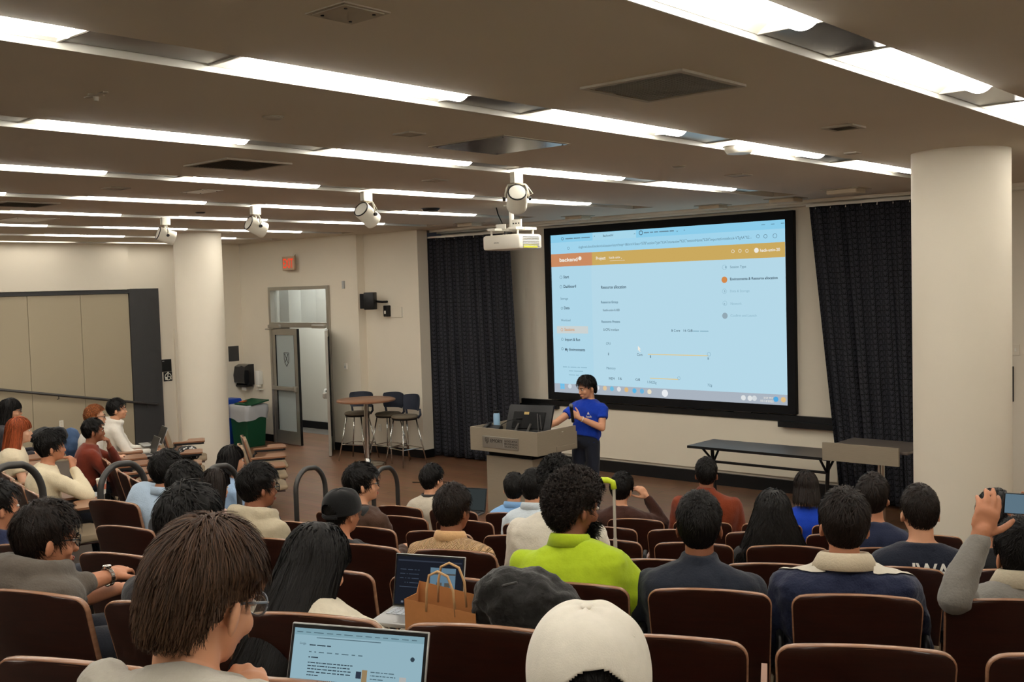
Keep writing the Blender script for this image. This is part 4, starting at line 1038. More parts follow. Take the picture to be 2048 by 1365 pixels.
# far block beyond the aisle
LEFT = {4: (-11.3, 7), 5: (-14.6, 7)}
for k, (a1, n) in LEFT.items():
    r = row_r(k)
    for i in range(n):
        a = math.radians(a1)-P_SEAT/r*i
        x, y = CXL+r*math.sin(a), CY-r*math.cos(a)
        place_chair(x, y, row_floor(k), a, 'wooden chair, %s from the aisle in the %s, left block' % (ORD[i], {4:'third row from the front',5:'second row from the front'}[k]), True)
for nm, pts in (('empty group by the far column', [(306,903),(314,882),(325,861)]), ('empty group by the bins', [(470,907),(476,889),(482,872)])):
    for i, (px, py) in enumerate(pts):
        q = onZ(px, py, 0.832); place_chair(q[0], q[1], 0.0, math.radians(-32), 'empty wooden chair with beige cushion, %s nearest in the %s' % (ORD[i], nm), True)
# ---- hoop rails of the aisle
def hoop(r, ang, z0, label, h=1.0, L=0.40):
    o = empty('aisle_rail', (CX+r*math.sin(ang), CY-r*math.cos(ang), z0), ang)
    rad = 0.17; pts = [(0,-L/2,0.0),(0,-L/2,h-rad)]
    for i in range(1, 9):
        a = math.pi/2*i/8; pts.append((0,-L/2+rad*(1-math.cos(a)),h-rad+rad*math.sin(a)))
    for i in range(1, 9):
        a = math.pi/2*(1-i/8); pts.append((0, L/2-rad*(1-math.cos(a)), h-rad+rad*math.sin(a)-0.05*i/8))
    pts.append((0,L/2,0.0))
    MB().tube(pts,0.022,12).build('hoop_tube', M_pole, o, smooth=True)
    for y in (-L/2, L/2): MB().lathe([(0.05,0),(0.05,0.008),(0.025,0.014)],18,(0,y,0)).build('floor_flange', M_pole, o, auto=40)
    MB().tube([(0,-L/2,0.45),(0,L/2,0.40)],0.016,10).build('cross_bar', M_pole, o, smooth=True)
    return tag(o, label, 'handrail', 'hoop rails down the middle aisle')
for i, (k, lb) in enumerate([(6,'bent metal hoop rail nearest the stage beside the brown jacket'),(5,'bent metal hoop rail second from the stage'),(4,'bent metal hoop rail in front of the long brown hair'),(3,'bent metal hoop rail beside the cup and the blue polo shirt'),(2,'bent metal hoop rail at the left picture edge')]):
    q = [(770,936),(620,936),(440,932),(245,927),(25,930)][i]
    P = onZ(q[0], q[1], row_floor(k)+1.0)
    hoop(math.hypot(P[0]-CX, P[1]-CY), math.atan2(P[0]-CX, CY-P[1]), row_floor(k), lb)
# the rails at the left stand on short stair blocks of the aisle
for k in range(5, 0, -1):
    struct(ring_sector(CX, row_r(k+1)+0.34, row_r(k)+0.34, math.radians(10.0), math.radians(13.65), -0.05, row_floor(k), 8), 'floor_aisle_step', M_carpet)
# ------------------------------------------------------------------ people
BAKE = []
def skin(name): return mat('skin_'+name, rgb={'light':(208,152,118),'tan':(184,124,92),'brown':(140,88,62),'dark':(106,68,50),'pale':(220,170,140)}[name], rough=0.55, noise=0.05, nscale=25, bump=0.03, bscale=200)
def cloth(name, rgb, rough=0.92, bump=0.25, bscale=120, noise=0.08, nscale=60): return mat('cloth_'+name, rgb=rgb, rough=rough, bump=bump, bscale=bscale, noise=noise, nscale=nscale, spec=0.15, sheen=0.15)
def hairm(name, rgb, rough=0.5):
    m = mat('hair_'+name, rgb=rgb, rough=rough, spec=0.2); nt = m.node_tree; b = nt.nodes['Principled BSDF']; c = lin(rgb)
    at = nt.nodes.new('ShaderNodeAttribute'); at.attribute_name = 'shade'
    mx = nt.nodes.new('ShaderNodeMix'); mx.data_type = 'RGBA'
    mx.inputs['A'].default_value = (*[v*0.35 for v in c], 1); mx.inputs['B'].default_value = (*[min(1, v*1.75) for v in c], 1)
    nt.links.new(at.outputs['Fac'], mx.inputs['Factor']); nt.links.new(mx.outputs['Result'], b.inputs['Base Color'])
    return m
H_black = hairm('black', (19,16,14)); H_dkb = hairm('dark_brown', (34,25,20)); H_brown = hairm('brown', (74,52,37)); H_red = hairm('red', (150,72,38)); H_gin = hairm('ginger', (150,88,48))
T_JEANS = cloth('dark_trousers', (34,36,44)); T_BLUE = cloth('blue_jeans', (70,92,124)); T_KHAKI = cloth('khaki', (150,134,112)); T_LIGHTJ = cloth('light_jeans', (150,164,180))
M_shoe = mat('shoe_leather', rgb=(40,38,38), rough=0.6)
M_eye = mat('eye_white', rgb=(226,222,214), rough=0.2); M_iris = mat('eye_iris', rgb=(40,24,16), rough=0.15)
M_lip = mat('lips', rgb=(168,98,84), rough=0.5)

HC = np.array([0.0,-0.010,0.022]); HA = np.array([0.0805,0.1035,0.107])     # hair ellipsoid
def smooth01(x): x = np.clip(x, 0, 1); return x*x*(3-2*x)
def hair_mask(d, front=0.52, nape=-0.78):
    y, z = d[...,1], d[...,2]
    ys = np.array([-1,-0.62,-0.42,-0.30,-0.12,0.10,0.20,0.27,0.45,0.7,1.0]); zs = np.array([nape,nape+0.03,-0.55,-0.14,-0.03,-0.05,-0.20,0.02,front*0.75,front,front+0.04])
    zt = np.interp(y, ys, zs)
    return smooth01((z-zt+0.07)/0.14)
def vnoise(p, f, seed):
    p = p*f+seed*3.17
    return (np.sin(p[...,0]*1.7+1.3*np.sin(p[...,1]*1.1+seed))+np.sin(p[...,1]*1.9+1.2*np.sin(p[...,2]*1.3))+np.sin(p[...,2]*2.1+1.1*np.sin(p[...,0]*1.2+2)))/3
def np_mesh(name, V, F, m):
    me = bpy.data.meshes.new(name); me.from_pydata(V.tolist(), [], F.tolist() if hasattr(F,'tolist') else F); me.update()
    me.polygons.foreach_set('use_smooth', np.ones(len(me.polygons), bool)); me.materials.append(m); return me
def hair_mesh(style, m, seed=0, vol=0.012, n=900, width=0.0035, L=0.05, long=0.0, front=0.52, nape=-0.78, part=0.0, curl=0.0, zmax=2.0, hb=0.03, flare=0.16):
    rs = np.random.RandomState(seed+11); V = []; F = []; base = 0
    nu, nv = 56, 36
    th = np.linspace(0, 2*np.pi, nu, endpoint=False); ph = np.linspace(-np.pi/2+0.03, np.pi/2-0.03, nv)
    T, P = np.meshgrid(th, ph); d = np.stack([np.cos(P)*np.cos(T), np.cos(P)*np.sin(T), np.sin(P)], -1)
    mk = hair_mask(d, front, nape)
    earf = lambda q: 1-0.75*np.exp(-((q[...,1]+0.02)/0.30)**2)*smooth01((0.30-q[...,2])/0.30)
    if long > 0: mk = np.maximum(mk, smooth01((0.25-d[...,1])/0.2)*smooth01((d[...,2]+0.9)/0.2))
    tp = 0.30+0.70*smooth01((d[...,2]+0.80)/1.0)
    if long > 0 or style == 'bowl': tp = 0.6+0.4*tp
    if long == 0: tp = tp*earf(d)
    lump = 1+(0.5 if style == 'curly' else 0.28)*vnoise(d, 5.0 if style == 'curly' else 3.0, seed)+0.22*vnoise(d, 11.0, seed+2)
    sqk = {'bowl':0.6,'short':0.3}.get(style,0.0) if long == 0 else 0.0
    def square(dd):
        h = np.sqrt(np.maximum(1-np.minimum(dd[...,2],0)**2,0.05)); f = np.where(dd[...,2] < 0, (sqk+(1-sqk)*h)/h, 1.0); e = dd.copy(); e[...,:2] *= f[...,None]; return e
    d = np.where((mk > 0.3)[...,None], square(d), d)
    pos = HC+d*HA*(0.86+0.14*mk)[...,None]+d*(vol*0.72*mk*lump*tp)[...,None]
    if zmax < 1: pos = np.where((d[...,2] > zmax)[...,None], HC+d*HA*0.88, pos)
    V.append(pos.reshape(-1,3)); f = []
    for i in range(nv-1):
        a = i*nu+np.arange(nu); b = i*nu+(np.arange(nu)+1)%nu
        f.append(np.stack([a,b,b+nu,a+nu],1))
    F.append(np.concatenate(f)); base = nu*nv
    if long > 0:       # hanging mass behind the neck, thick
        A = np.radians(np.linspace(-125,125,26)); rows = 10
        for lay, k in ((0,1.0),(1,0.78)):
            g = []
            for j in range(rows+1):
                t = j/rows; z = HC[2]+0.02-long*0.78*t+0.012*np.sin(A*5+seed)*t
                fl = 1+flare*t*min(1, long/0.3)
                wob = 1+0.03*np.sin(A*9+seed+t*3)
                x = np.sin(A)*(HA[0]+vol*0.7)*k*fl*wob; y = -np.cos(A)*(HA[1]+vol*0.7)*k*(1-0.12*t)*wob+HC[1]-(0.015+hb)*t
                y = np.where(y > 0.02, 0.02+(y-0.02)*0.4, y)
                g.append(np.stack([x, y, np.zeros_like(x)+z], 1))
            V.append(np.concatenate(g)); f = []
            C = len(A)
            for j in range(rows):
                a = base+j*C+np.arange(C-1); f.append(np.stack([a,a+1,a+1+C,a+C],1))
            F.append(np.concatenate(f)); base += (rows+1)*C
    # strands
    K = 5 if long == 0 else 11
    d0 = rs.normal(size=(n*3,3)); d0 /= np.linalg.norm(d0,axis=1)[:,None]
    ok = hair_mask(d0, front, nape) > 0.45
    if long > 0: ok &= d0[:,2] > -0.35
    ok &= d0[:,2] < zmax
    d0 = d0[ok][:n]; n = len(d0)
    crown = np.array([part, -0.55, 0.83]); crown /= np.linalg.norm(crown)
    tps = 0.30+0.70*smooth01((d0[:,2]+0.80)/1.0)
    if long > 0 or style == 'bowl': tps = 0.6+0.4*tps
    if long == 0: tps = tps*earf(d0)
    pos = HC+d0*(HA+(vol*(0.55 if style!='curly' else 0.75)*tps)[:,None]); ln = L*rs.uniform(0.6,1.25,n)
    if long > 0: ln = long*rs.uniform(0.75,1.15,n)+np.clip(d0[:,2],0,1)*0.14
    if style == 'bowl': ln = ln*np.where((d0[:,2] < 0.12) & (d0[:,1] > -0.5), 0.3, np.where((d0[:,2] < 0.5) & (d0[:,1] > -0.35), 0.72, 1.0))
    pts = [pos]; jit = rs.normal(size=(n,3))*(0.5 if style == 'short' else (0.9 if style == 'curly' else 0.18)); phs = rs.uniform(0,6.28,n)
    dirs = []
    for k in range(K):
        q = (pos-HC)/HA; nr = np.linalg.norm(q,axis=1)[:,None]; nrm = q/HA; nrm /= np.linalg.norm(nrm,axis=1)[:,None]
        flow = q/nr-crown
        if long > 0 or style == 'bowl': flow = flow*0.4+np.array([0,-0.15 if long>0 else 0.0,-0.9])
        else: flow = flow+np.array([0,0,-0.25])
        low = (q[:,2] < 0.0)
        if long > 0: nrm[low,2] = 0; nrm /= np.linalg.norm(nrm,axis=1)[:,None]
        t = flow-nrm*np.sum(flow*nrm,1)[:,None]+jit*0.8; t -= nrm*np.sum(t*nrm,1)[:,None]*0.8; t /= np.linalg.norm(t,axis=1)[:,None]+1e-9
        if style == 'curly':
            a = phs+k*1.9; side = np.cross(nrm,t); t = t*0.5+side*np.cos(a)[:,None]*0.9+nrm*np.sin(a)[:,None]*0.8
        if curl > 0:
            a = phs+k*1.4; side = np.cross(nrm,t); t = t+side*(np.cos(a)*curl)[:,None]
        pos = pos+t*(ln/K)[:,None]
        if long > 0:
            q = (pos-HC)/HA; low = q[:,2] < 0
            r2 = np.sqrt(q[:,0]**2+q[:,1]**2)
            tgt = 1+vol*0.9/0.09*(0.8+0.4*np.abs(np.sin(phs)))+np.clip(-q[:,2],0,4)*0.04
            sc = np.where(low, tgt/np.maximum(r2,0.3), (1+vol/0.095)/np.maximum(np.linalg.norm(q,axis=1),0.3))
            qq = q.copy(); qq[low,:2] *= sc[low][:,None]; qq[~low] *= sc[~low][:,None]
            qq[:,1] = np.where(low & (qq[:,1] > 0.35), 0.35, qq[:,1])
            pos = HC+qq*HA
        else:
            q = (pos-HC)/HA; r = np.linalg.norm(q,axis=1); lift = (0.25+0.75*(k+1)/K)
            tpk = ((0.30+0.70*smooth01((q[:,2]/r+0.80)/1.0)) if style != 'bowl' else 1.0)*earf(q/r[:,None])
            tgt = 1+(vol/0.095)*tpk*(0.55+0.75*lift*np.abs(np.sin(phs))**2) if style != 'curly' else r*0.4+0.6*(1+(vol/0.095)*earf(q/r[:,None])*(0.6+0.7*np.abs(np.sin(phs+k))))
            pos = HC+q*(tgt/r)[:,None]*HA; qd = q/r[:,None]
        pts.append(pos); 
    PT = np.stack(pts,1)                                   # n,K+1,3
    if long > 0:
        tt = np.clip((HC[2]-PT[...,2])/(long*0.78),0,1.2); PT[...,1] -= hb*tt; PT[...,0] *= 1+flare*tt*min(1,long/0.3)
    if sqk > 0:
        Q = (PT-HC)/HA; rr = np.linalg.norm(Q,axis=2)[...,None]; PT = HC+square(Q/rr)*rr*HA
    tg = np.gradient(PT, axis=1); tg /= np.linalg.norm(tg,axis=2)[...,None]+1e-9
    q = (PT-HC); nrm = q/np.linalg.norm(q,axis=2)[...,None]
    side = np.cross(tg, nrm); side /= np.linalg.norm(side,axis=2)[...,None]+1e-9
    side = side+nrm*(rs.normal(size=(n,1,1))*0.4)
    wd = width*rs.uniform(0.6,1.3,(n,1,1))*np.linspace(1,0.25,K+1)[None,:,None]
    A_, B_ = PT+side*wd, PT-side*wd
    SV = np.stack([A_,B_],2).reshape(-1,3); V.append(SV); f = []
    i0 = base+np.arange(n)*(K+1)*2
    for k in range(K):
        a = i0+2*k; f.append(np.stack([a,a+1,a+3,a+2],1))
    F.append(np.concatenate(f))
    me = np_mesh('hair', np.concatenate(V), np.concatenate(F), m)
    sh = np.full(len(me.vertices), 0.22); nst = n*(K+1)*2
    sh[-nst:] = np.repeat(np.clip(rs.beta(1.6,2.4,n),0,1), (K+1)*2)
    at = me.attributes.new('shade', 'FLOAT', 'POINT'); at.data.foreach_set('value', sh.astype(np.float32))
    return me

def rot(yaw=0, pitch=0, roll=0):       # head turn: +yaw to its left, +pitch down, +roll to its right
    return Matrix.Rotation(math.radians(yaw),3,'Z') @ Matrix.Rotation(math.radians(-pitch),3,'X') @ Matrix.Rotation(math.radians(roll),3,'Y')
def head_parts(mb, c, R, neck, s=1.0):
    A = lambda p: c + R @ (Vector(p)*s)
    mb.ell(A((0,-0.012,0.035)), (0.0745*s,0.094*s,0.088*s), R, 20, 14)
    mb.ell(A((0,0.028,-0.028)), (0.063*s,0.066*s,0.084*s), R, 20, 14)
    mb.ell(A((0,0.036,-0.078)), (0.047*s,0.052*s,0.040*s), R, 16, 10)
    mb.ell(A((0,0.055,0.018)), (0.058*s,0.040*s,0.030*s), R, 16, 10)
    mb.ell(A((0,0.076,-0.098)), (0.018*s,0.017*s,0.016*s), R)
    mb.ell(A((0,0.103,-0.036)), (0.0135*s,0.016*s,0.013*s), R)
    mb.ell(A((0,0.094,-0.012)), (0.0085*s,0.014*s,0.030*s), R)
    mb.ell(A((0,0.086,-0.070)), (0.024*s,0.014*s,0.012*s), R)
    for x in (-1,1):
        mb.ell(A((x*0.040,0.062,-0.036)), (0.022*s,0.022*s,0.024*s), R)
        mb.ell(A((x*0.083,-0.012,-0.022)), (0.0085*s,0.019*s,0.032*s), R @ Matrix.Rotation(x*0.55,3,'Z')); mb.ell(A((x*0.072,-0.004,-0.022)), (0.012*s,0.012*s,0.022*s), R)
    mb.tube([neck-Vector((0,0.01,0.06)), neck, c+R@Vector((0,-0.022,-0.06)), c+R@Vector((0,-0.015,0.0))], [0.066,0.057,0.056,0.05], 16)
def hand_parts(mb, w, d, n, side, curl=0.5, spread=0.12, s=1.0, thumb_open=0.6, curls=None):
    # w wrist, d direction of the fingers, n out of the back of the hand, side=+1 when the thumb lies towards d x n
    d = Vector(d).normalized(); n = Vector(n); n = (n-d*n.dot(d)).normalized(); b = d.cross(n)*side
    P = lambda x, y, z: w+b*(x*s)+d*(y*s)+n*(z*s)
    R = Matrix((b, d, n)).transposed()
    mb.ell(P(0,0.045,0), (0.040*s,0.050*s,0.0145*s), R, 14, 10)
    mb.ell(P(0,0.07,0.002), (0.039*s,0.022*s,0.013*s), R, 14, 8)
    mb.capsules([w-d*0.02*s, P(0,0.02,0)], [0.026*s,0.027*s], 12)
    fingers = [(0.029,0.078,0.072),(0.010,0.084,0.082),(-0.010,0.082,0.076),(-0.029,0.074,0.060)]
    for i, (x, y, l) in enumerate(fingers):
        c = (curls[i] if curls else curl); p = P(x,y-0.014,0.002); pts = [p]; ang = -0.05; dirv = (d+b*(x*spread*20*0.3)).normalized()
        for f, k in ((0.47,0.75),(0.30,1.0),(0.23,0.7)):
            ang += c*k
            dd = dirv*math.cos(ang)-n*math.sin(ang); p = p+dd*(l*f*1.08*s); pts.append(p)
        mb.capsules(pts, [0.0098*s,0.0090*s,0.0082*s,0.0068*s], 8)
    t0 = P(0.026,0.018,-0.004); tdir = (b*(0.55+0.4*thumb_open)+d*(0.85-0.3*thumb_open)-n*0.25).normalized()
    t1 = t0+tdir*(0.040*s); td2 = (tdir+d*0.35-b*0.15*(1-thumb_open)-n*0.15).normalized(); t2 = t1+td2*(0.030*s); t3 = t2+(td2+d*0.2-n*0.1).normalized()*(0.022*s)
    mb.capsules([t0,t1,t2,t3], [0.0145*s,0.0115*s,0.0102*s,0.0082*s], 8)
TEXC = bpy.data.textures.new('cloth_folds', 'CLOUDS'); TEXC.noise_scale = 0.11; TEXC.noise_depth = 1
TEXF = bpy.data.textures.new('cloth_creases', 'CLOUDS'); TEXF.noise_scale = 0.045; TEXF.noise_depth = 2
def remesh(o, vox, it=4, fold=0.0, crease=0.0, dec=None):
    m = o.modifiers.new('Remesh','REMESH'); m.mode = 'VOXEL'; m.voxel_size = vox; m.use_smooth_shade = True
    s = o.modifiers.new('Smooth','SMOOTH'); s.factor = 0.5; s.iterations = it
    if fold:
        d = o.modifiers.new('Folds','DISPLACE'); d.texture = TEXC; d.strength = fold; d.mid_level = 0.5; d.texture_coords = 'GLOBAL'
    if crease:
        d = o.modifiers.new('Creases','DISPLACE'); d.texture = TEXF; d.strength = crease; d.mid_level = 0.5; d.texture_coords = 'GLOBAL'
    BAKE.append(o)
_face = {}
def face_bits(root, c, R, m_hair, sc=1.0):
    if 'eyes' not in _face:
        e = MB(); i = MB(); l = MB()
        for x in (-1,1):
            e.ell((x*0.031,0.0835,0.0),(0.0135,0.009,0.0075)); i.ell((x*0.031,0.0905,0.0),(0.0062,0.003,0.0062))
        l.ell((0,0.0985,-0.066),(0.021,0.005,0.0045)); l.ell((0,0.0975,-0.074),(0.018,0.005,0.005))
        _face['eyes'] = e.mesh('eyes', True); _face['irises'] = i.mesh('irises', True); _face['lips'] = l.mesh('lips', True)
        _face['eyes'].materials.append(M_eye); _face['irises'].materials.append(M_iris); _face['lips'].materials.append(M_lip)
    key = 'eyebrows_'+m_hair.name
    if key not in _face:
        b = MB()
        for x in (-1,1): b.tube([(x*0.012,0.0985,0.019),(x*0.032,0.0965,0.025),(x*0.050,0.084,0.020)],[0.0035,0.0042,0.0022],8)
        _face[key] = b.mesh('eyebrows', True); _face[key].materials.append(m_hair)
    M4 = Matrix.Translation(c) @ R.to_4x4() @ Matrix.Scale(sc,4)
    for nm, k in (('eyes','eyes'),('irises','irises'),('lips','lips'),('eyebrows',key)):
        o = link(nm, _face[k], None, root); o.matrix_local = M4
HAIRC = {}
def person(label, top, rz, base, shirt, hair=('short', None), skin_='tan', head=(0,0,0), pants=None, sleeve='long', arms=None, build=1.0, vox=0.0145,
           bvox=0.0125, extras=(), hands=None, standing=False, nhair=900, hw=0.0035, hscale=1.0, collar=None, legs=True, lean=None, hairkw=None, fold=0.016, cap_top=0.0, category='person', nup=0.0, cuff=0.92):
    """top: highest point of the hair (world); base: floor point under the hips (world); rz: facing."""
    root = empty('person', base, rz); Rz = Matrix.Rotation(-rz,3,'Z')
    R = rot(*head)
    tl = Rz @ (Vector(top)-Vector(base)); c = tl - R @ Vector((0,-0.012,0.138*hscale)) - Vector((0,0,cap_top))
    hipz = 0.50 if not standing else 0.92
    P = Vector((0,0,hipz)); N = c + R @ Vector((0,-0.02,-0.085*hscale)); N = N*0.75 + (c+Vector((0,-0.025,-0.085)))*0.25
    N = N+Vector((0,-0.015,-0.05+nup))
    ctrl = (P+N)/2 + Vector((0, -0.05 if not standing else -0.01, 0)) + (lean or Vector((0,0,0)))
    sp = lambda t: P*(1-t)**2+ctrl*(2*t*(1-t))+N*t*t
    def ring(t, rx, ry, n=22, k=1.0):
        q = sp(t); tg = (sp(min(1,t+0.03))-sp(max(0,t-0.03))).normalized(); xv = Vector((1,0,0)); yv = tg.cross(xv).normalized(); xv = yv.cross(tg)
        out = []
        for j in range(n):
            a = 2*math.pi*j/n; ca, sa = math.cos(a), math.sin(a)
            e = 0.8
            out.append(q+xv*(rx*k*build*math.copysign(abs(ca)**e,ca))+yv*(ry*k*math.copysign(abs(sa)**e,sa)))
        return out
    SEC = [(-0.04,0.165,0.115),(0.1,0.172,0.125),(0.3,0.166,0.122),(0.5,0.178,0.126),(0.68,0.196,0.128),(0.80,0.200,0.118),(0.885,0.172,0.098),(0.95,0.115,0.078),(1.0,0.072,0.068)]
    sh = [N+Vector((s*0.168*build,-0.005,-0.098)) for s in (-1,1)]
    AR = arms or {}
    body = MB(); topm = MB(); ends = []
    head_parts(body, c, R, N, hscale)
    body.loft([ring(t,rx,ry,16,0.86 if t > 0.75 else 0.6) for t,rx,ry in SEC if t > 0.25], True)
    topm.loft([ring(t,rx+0.010,ry+0.010) for t,rx,ry in SEC], True)
    for i, s in enumerate((-1,1)):
        S = sh[i]
        dE = S+Vector((s*0.055,0.05,-0.27)); dW = dE+Vector((-s*0.09,0.21,0.03))
        E_, W_ = AR.get('L' if s < 0 else 'R', (None, None))
        if callable(W_): W_ = W_(c, R)
        E_ = Vector(E_) if E_ is not None else dE; W_ = Vector(W_) if W_ is not None else dW
        ends.append((S,E_,W_))
        body.capsules([S,(S+E_)/2,E_], [0.046,0.045,0.039], 12); body.capsules([E_,(E_*0.6+W_*0.4),W_], [0.039,0.038,0.026], 12)
        topm.ell(S+Vector((-s*0.012,0,-0.008)), (0.066,0.066,0.060))
        if sleeve == 'long': topm.capsules([S,(S+E_)/2,E_], [0.068,0.064,0.057], 14); topm.capsules([E_,E_*(1-cuff*0.5)+W_*(cuff*0.5),E_*(1-cuff)+W_*cuff], [0.057,0.053,0.047 if cuff < 0.8 else 0.042], 14)
        else: 
            M_ = S*0.45+E_*0.55; topm.tube([S,(S+M_)/2,M_], [0.070,0.068,0.066], 14)
        hh = (hands or {}).get('L' if s < 0 else 'R')
        if hh is not None:
            hand_parts(body, W_, hh[0], hh[1], hh[2], **(hh[3] if len(hh) > 3 else {}))
        else:
            fd = (W_-E_).normalized(); nn = Vector((0,0,1)) if abs(fd.z) < 0.8 else Vector((0,1,0))
            hand_parts(body, W_, fd, nn, s if nn.z > 0.5 else s, 0.45)
    # legs
    if legs:
        tr = MB(); shoes = MB()
        for s in (-1,1):
            if standing:
                K, A = Vector((s*0.095,0.02,0.49)), Vector((s*0.10,0.0,0.06)); Hh = Vector((s*0.085,0,0.90))
            else:
                K, A = Vector((s*0.115,0.40,0.50)), Vector((s*0.12,0.43,0.09)); Hh = Vector((s*0.085,0.0,0.52))
            tr.capsules([Hh,(Hh+K)/2,K,(K+A)/2,A+Vector((0,0,0.02))],[0.088,0.082,0.066,0.060,0.052],14)
            shoes.ell(A+Vector((0,0.06,-0.045)),(0.045,0.13,0.045)); shoes.ell(A+Vector((0,0.0,-0.03)),(0.042,0.06,0.06))
        tr.ell(P+Vector((0,0.01,0.0)),(0.165*build,0.125,0.105))
        if standing: tr.ell(P+Vector((0,0.0,0.06)),(0.15*build,0.115,0.10))
        remesh(tr.build('trousers', pants or T_JEANS, root), 0.022, 3, 0.008)
        shoes.build('shoes', M_shoe, root, smooth=True)
    for ex in extras:
        if ex == 'hood':
            pts = []; rr = []
            for k in range(15):
                a = math.radians(-150+300*k/14); x = math.sin(a)*0.108*build; y = -math.cos(a)*0.098-0.012
                pts.append(N+Vector((x,y+0.012,0.0-0.028*(1-math.cos(a))*0.6+0.01))); rr.append(0.030+0.020*(0.5+0.5*math.cos(a)))
            topm.capsules(pts, rr, 12)
            topm.ell(N+Vector((0,-0.115,-0.06)),(0.115*build,0.050,0.085)); topm.ell(N+Vector((0,-0.10,-0.11)),(0.085,0.05,0.07))
        if ex == 'sidehood':
            topm.capsules([N+Vector((-0.15,-0.04,-0.015)),N+Vector((-0.12,-0.065,0.005)),N+Vector((-0.06,-0.10,-0.02)),N+Vector((0.0,-0.11,-0.05))],[0.035,0.045,0.045,0.045],12); topm.ell(N+Vector((-0.145,-0.02,0.0)),(0.035,0.045,0.03))
        if ex == 'highcollar':
            topm.loft([[N+Vector((math.cos(2*math.pi*j/18)*r,math.sin(2*math.pi*j/18)*r-0.005,z)) for j in range(18)] for z, r in ((-0.04,0.085),(0.0,0.078),(0.035,0.074),(0.04,0.07))], True)
    remesh(body.build('body', skin(skin_), root), bvox, 3)
    tobj = topm.build('top', shirt, root); remesh(tobj, vox, 8, fold, fold*0.5)
    if collar:
        cm, kind = collar
        cb = MB(); nn = 22
        if kind == 'polo':
            prof = [(0.0,0.070),(0.034,0.070),(0.037,0.074),(0.030,0.080),(-0.012,0.094),(-0.014,0.086)]
        elif kind == 'big':
            prof = [(-0.02,0.082),(0.040,0.076),(0.046,0.083),(0.036,0.094),(-0.012,0.118),(-0.018,0.106)]
        else:
            prof = [(-0.012,0.074),(0.012,0.070),(0.014,0.076),(-0.010,0.083)]
        rings = [[N+Vector((math.sin(2*math.pi*j/nn)*r*(1.0 if kind != 'big' else 1.05), -math.cos(2*math.pi*j/nn)*r-0.006, z+0.012-(0.03 if kind != 'crew' else 0.012)*(1-math.cos(2*math.pi*j/nn))*0.5)) for j in range(nn)] for z, r in prof]
        cb.loft(rings+[rings[0]], False).build('collar', cm, root, smooth=True)
    hm = hair[1] or H_black
    kw = dict(hairkw or {}); st = hair[0]
    if st:
        key = (st, hm.name, nhair, hw, tuple(sorted(kw.items())))
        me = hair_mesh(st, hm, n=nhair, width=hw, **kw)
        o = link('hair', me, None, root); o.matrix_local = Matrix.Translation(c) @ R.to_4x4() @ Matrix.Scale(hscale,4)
    face_bits(root, c, R, hm, hscale)
    tag(root, label, category)
    root['_'] = 0; del root['_']
    return dict(root=root, c=c, R=R, N=N, sh=sh, ends=ends, top=tobj, P=P, sp=sp)
def local_of(base, rz, w): return Matrix.Rotation(-rz,3,'Z') @ (Vector(w)-Vector(base))
def glasses(pd, m=None, lens=True):
    m = m or mat('black_glasses', rgb=(18,18,20), rough=0.25); o = empty('glasses'); o.parent = pd['root']; o.matrix_local = Matrix.Translation(pd['c']) @ pd['R'].to_4x4()
    fr = MB()
    for x in (-1,1):
        fr.tube([(x*0.033+0.026*math.cos(a), 0.106-0.008*abs(math.cos(a)), -0.002+0.021*math.sin(a)) for a in [2*math.pi*i/16 for i in range(17)]],0.0022,6)
        fr.tube([(x*0.059,0.098,0.006),(x*0.078,0.07,0.008),(x*0.081,0.0,0.004),(x*0.079,-0.02,-0.012)],0.0024,6)
    fr.tube([(-0.008,0.108,0.004),(0.008,0.108,0.004)],0.002,6)
    fr.build('frame', m, o, smooth=True)
    if lens:
        l = MB()
        for x in (-1,1): l.ell((x*0.033,0.104,-0.002),(0.024,0.001,0.019))
        l.build('lenses', M_clear, o, smooth=True)
def head_top(px, py, k, off=0.25, left=False):
    d = pray(px, py); cx = CXL if left else CX; Rr = row_r(k)-off
    ox_, oy_ = -cx, -CY; a = d[0]**2+d[1]**2; b = 2*(ox_*d[0]+oy_*d[1]); c_ = ox_*ox_+oy_*oy_-Rr*Rr
    t = (-b-math.sqrt(b*b-4*a*c_))/(2*a); return CAM+d*t
def sit(label, px, py, k, off=0.25, shirt=None, turn=0.0, dx=0.0, pel=0.24, arms_w=None, **kw):
    """a seated person of row k in the near block whose hair tops out at that point"""
    T = head_top(px, py, k, off); a = math.atan2(T[0]-CX, CY-T[1]); r = row_r(k)-pel
    # sit in the middle of the nearest chair, at most a little off the head
    base = (CX+r*math.sin(a+dx/r), CY-r*math.cos(a+dx/r), row_floor(k))
    if arms_w: kw['arms'] = {q: tuple(local_of(base, a+math.radians(turn), v) for v in ew) for q, ew in arms_w.items()}
    return person(label, T, a+math.radians(turn), base, shirt, **kw)
# ------------------------------------------------------------------ who sits where
C = cloth
SHORT = dict(vol=0.014, L=0.05)
person_list = []
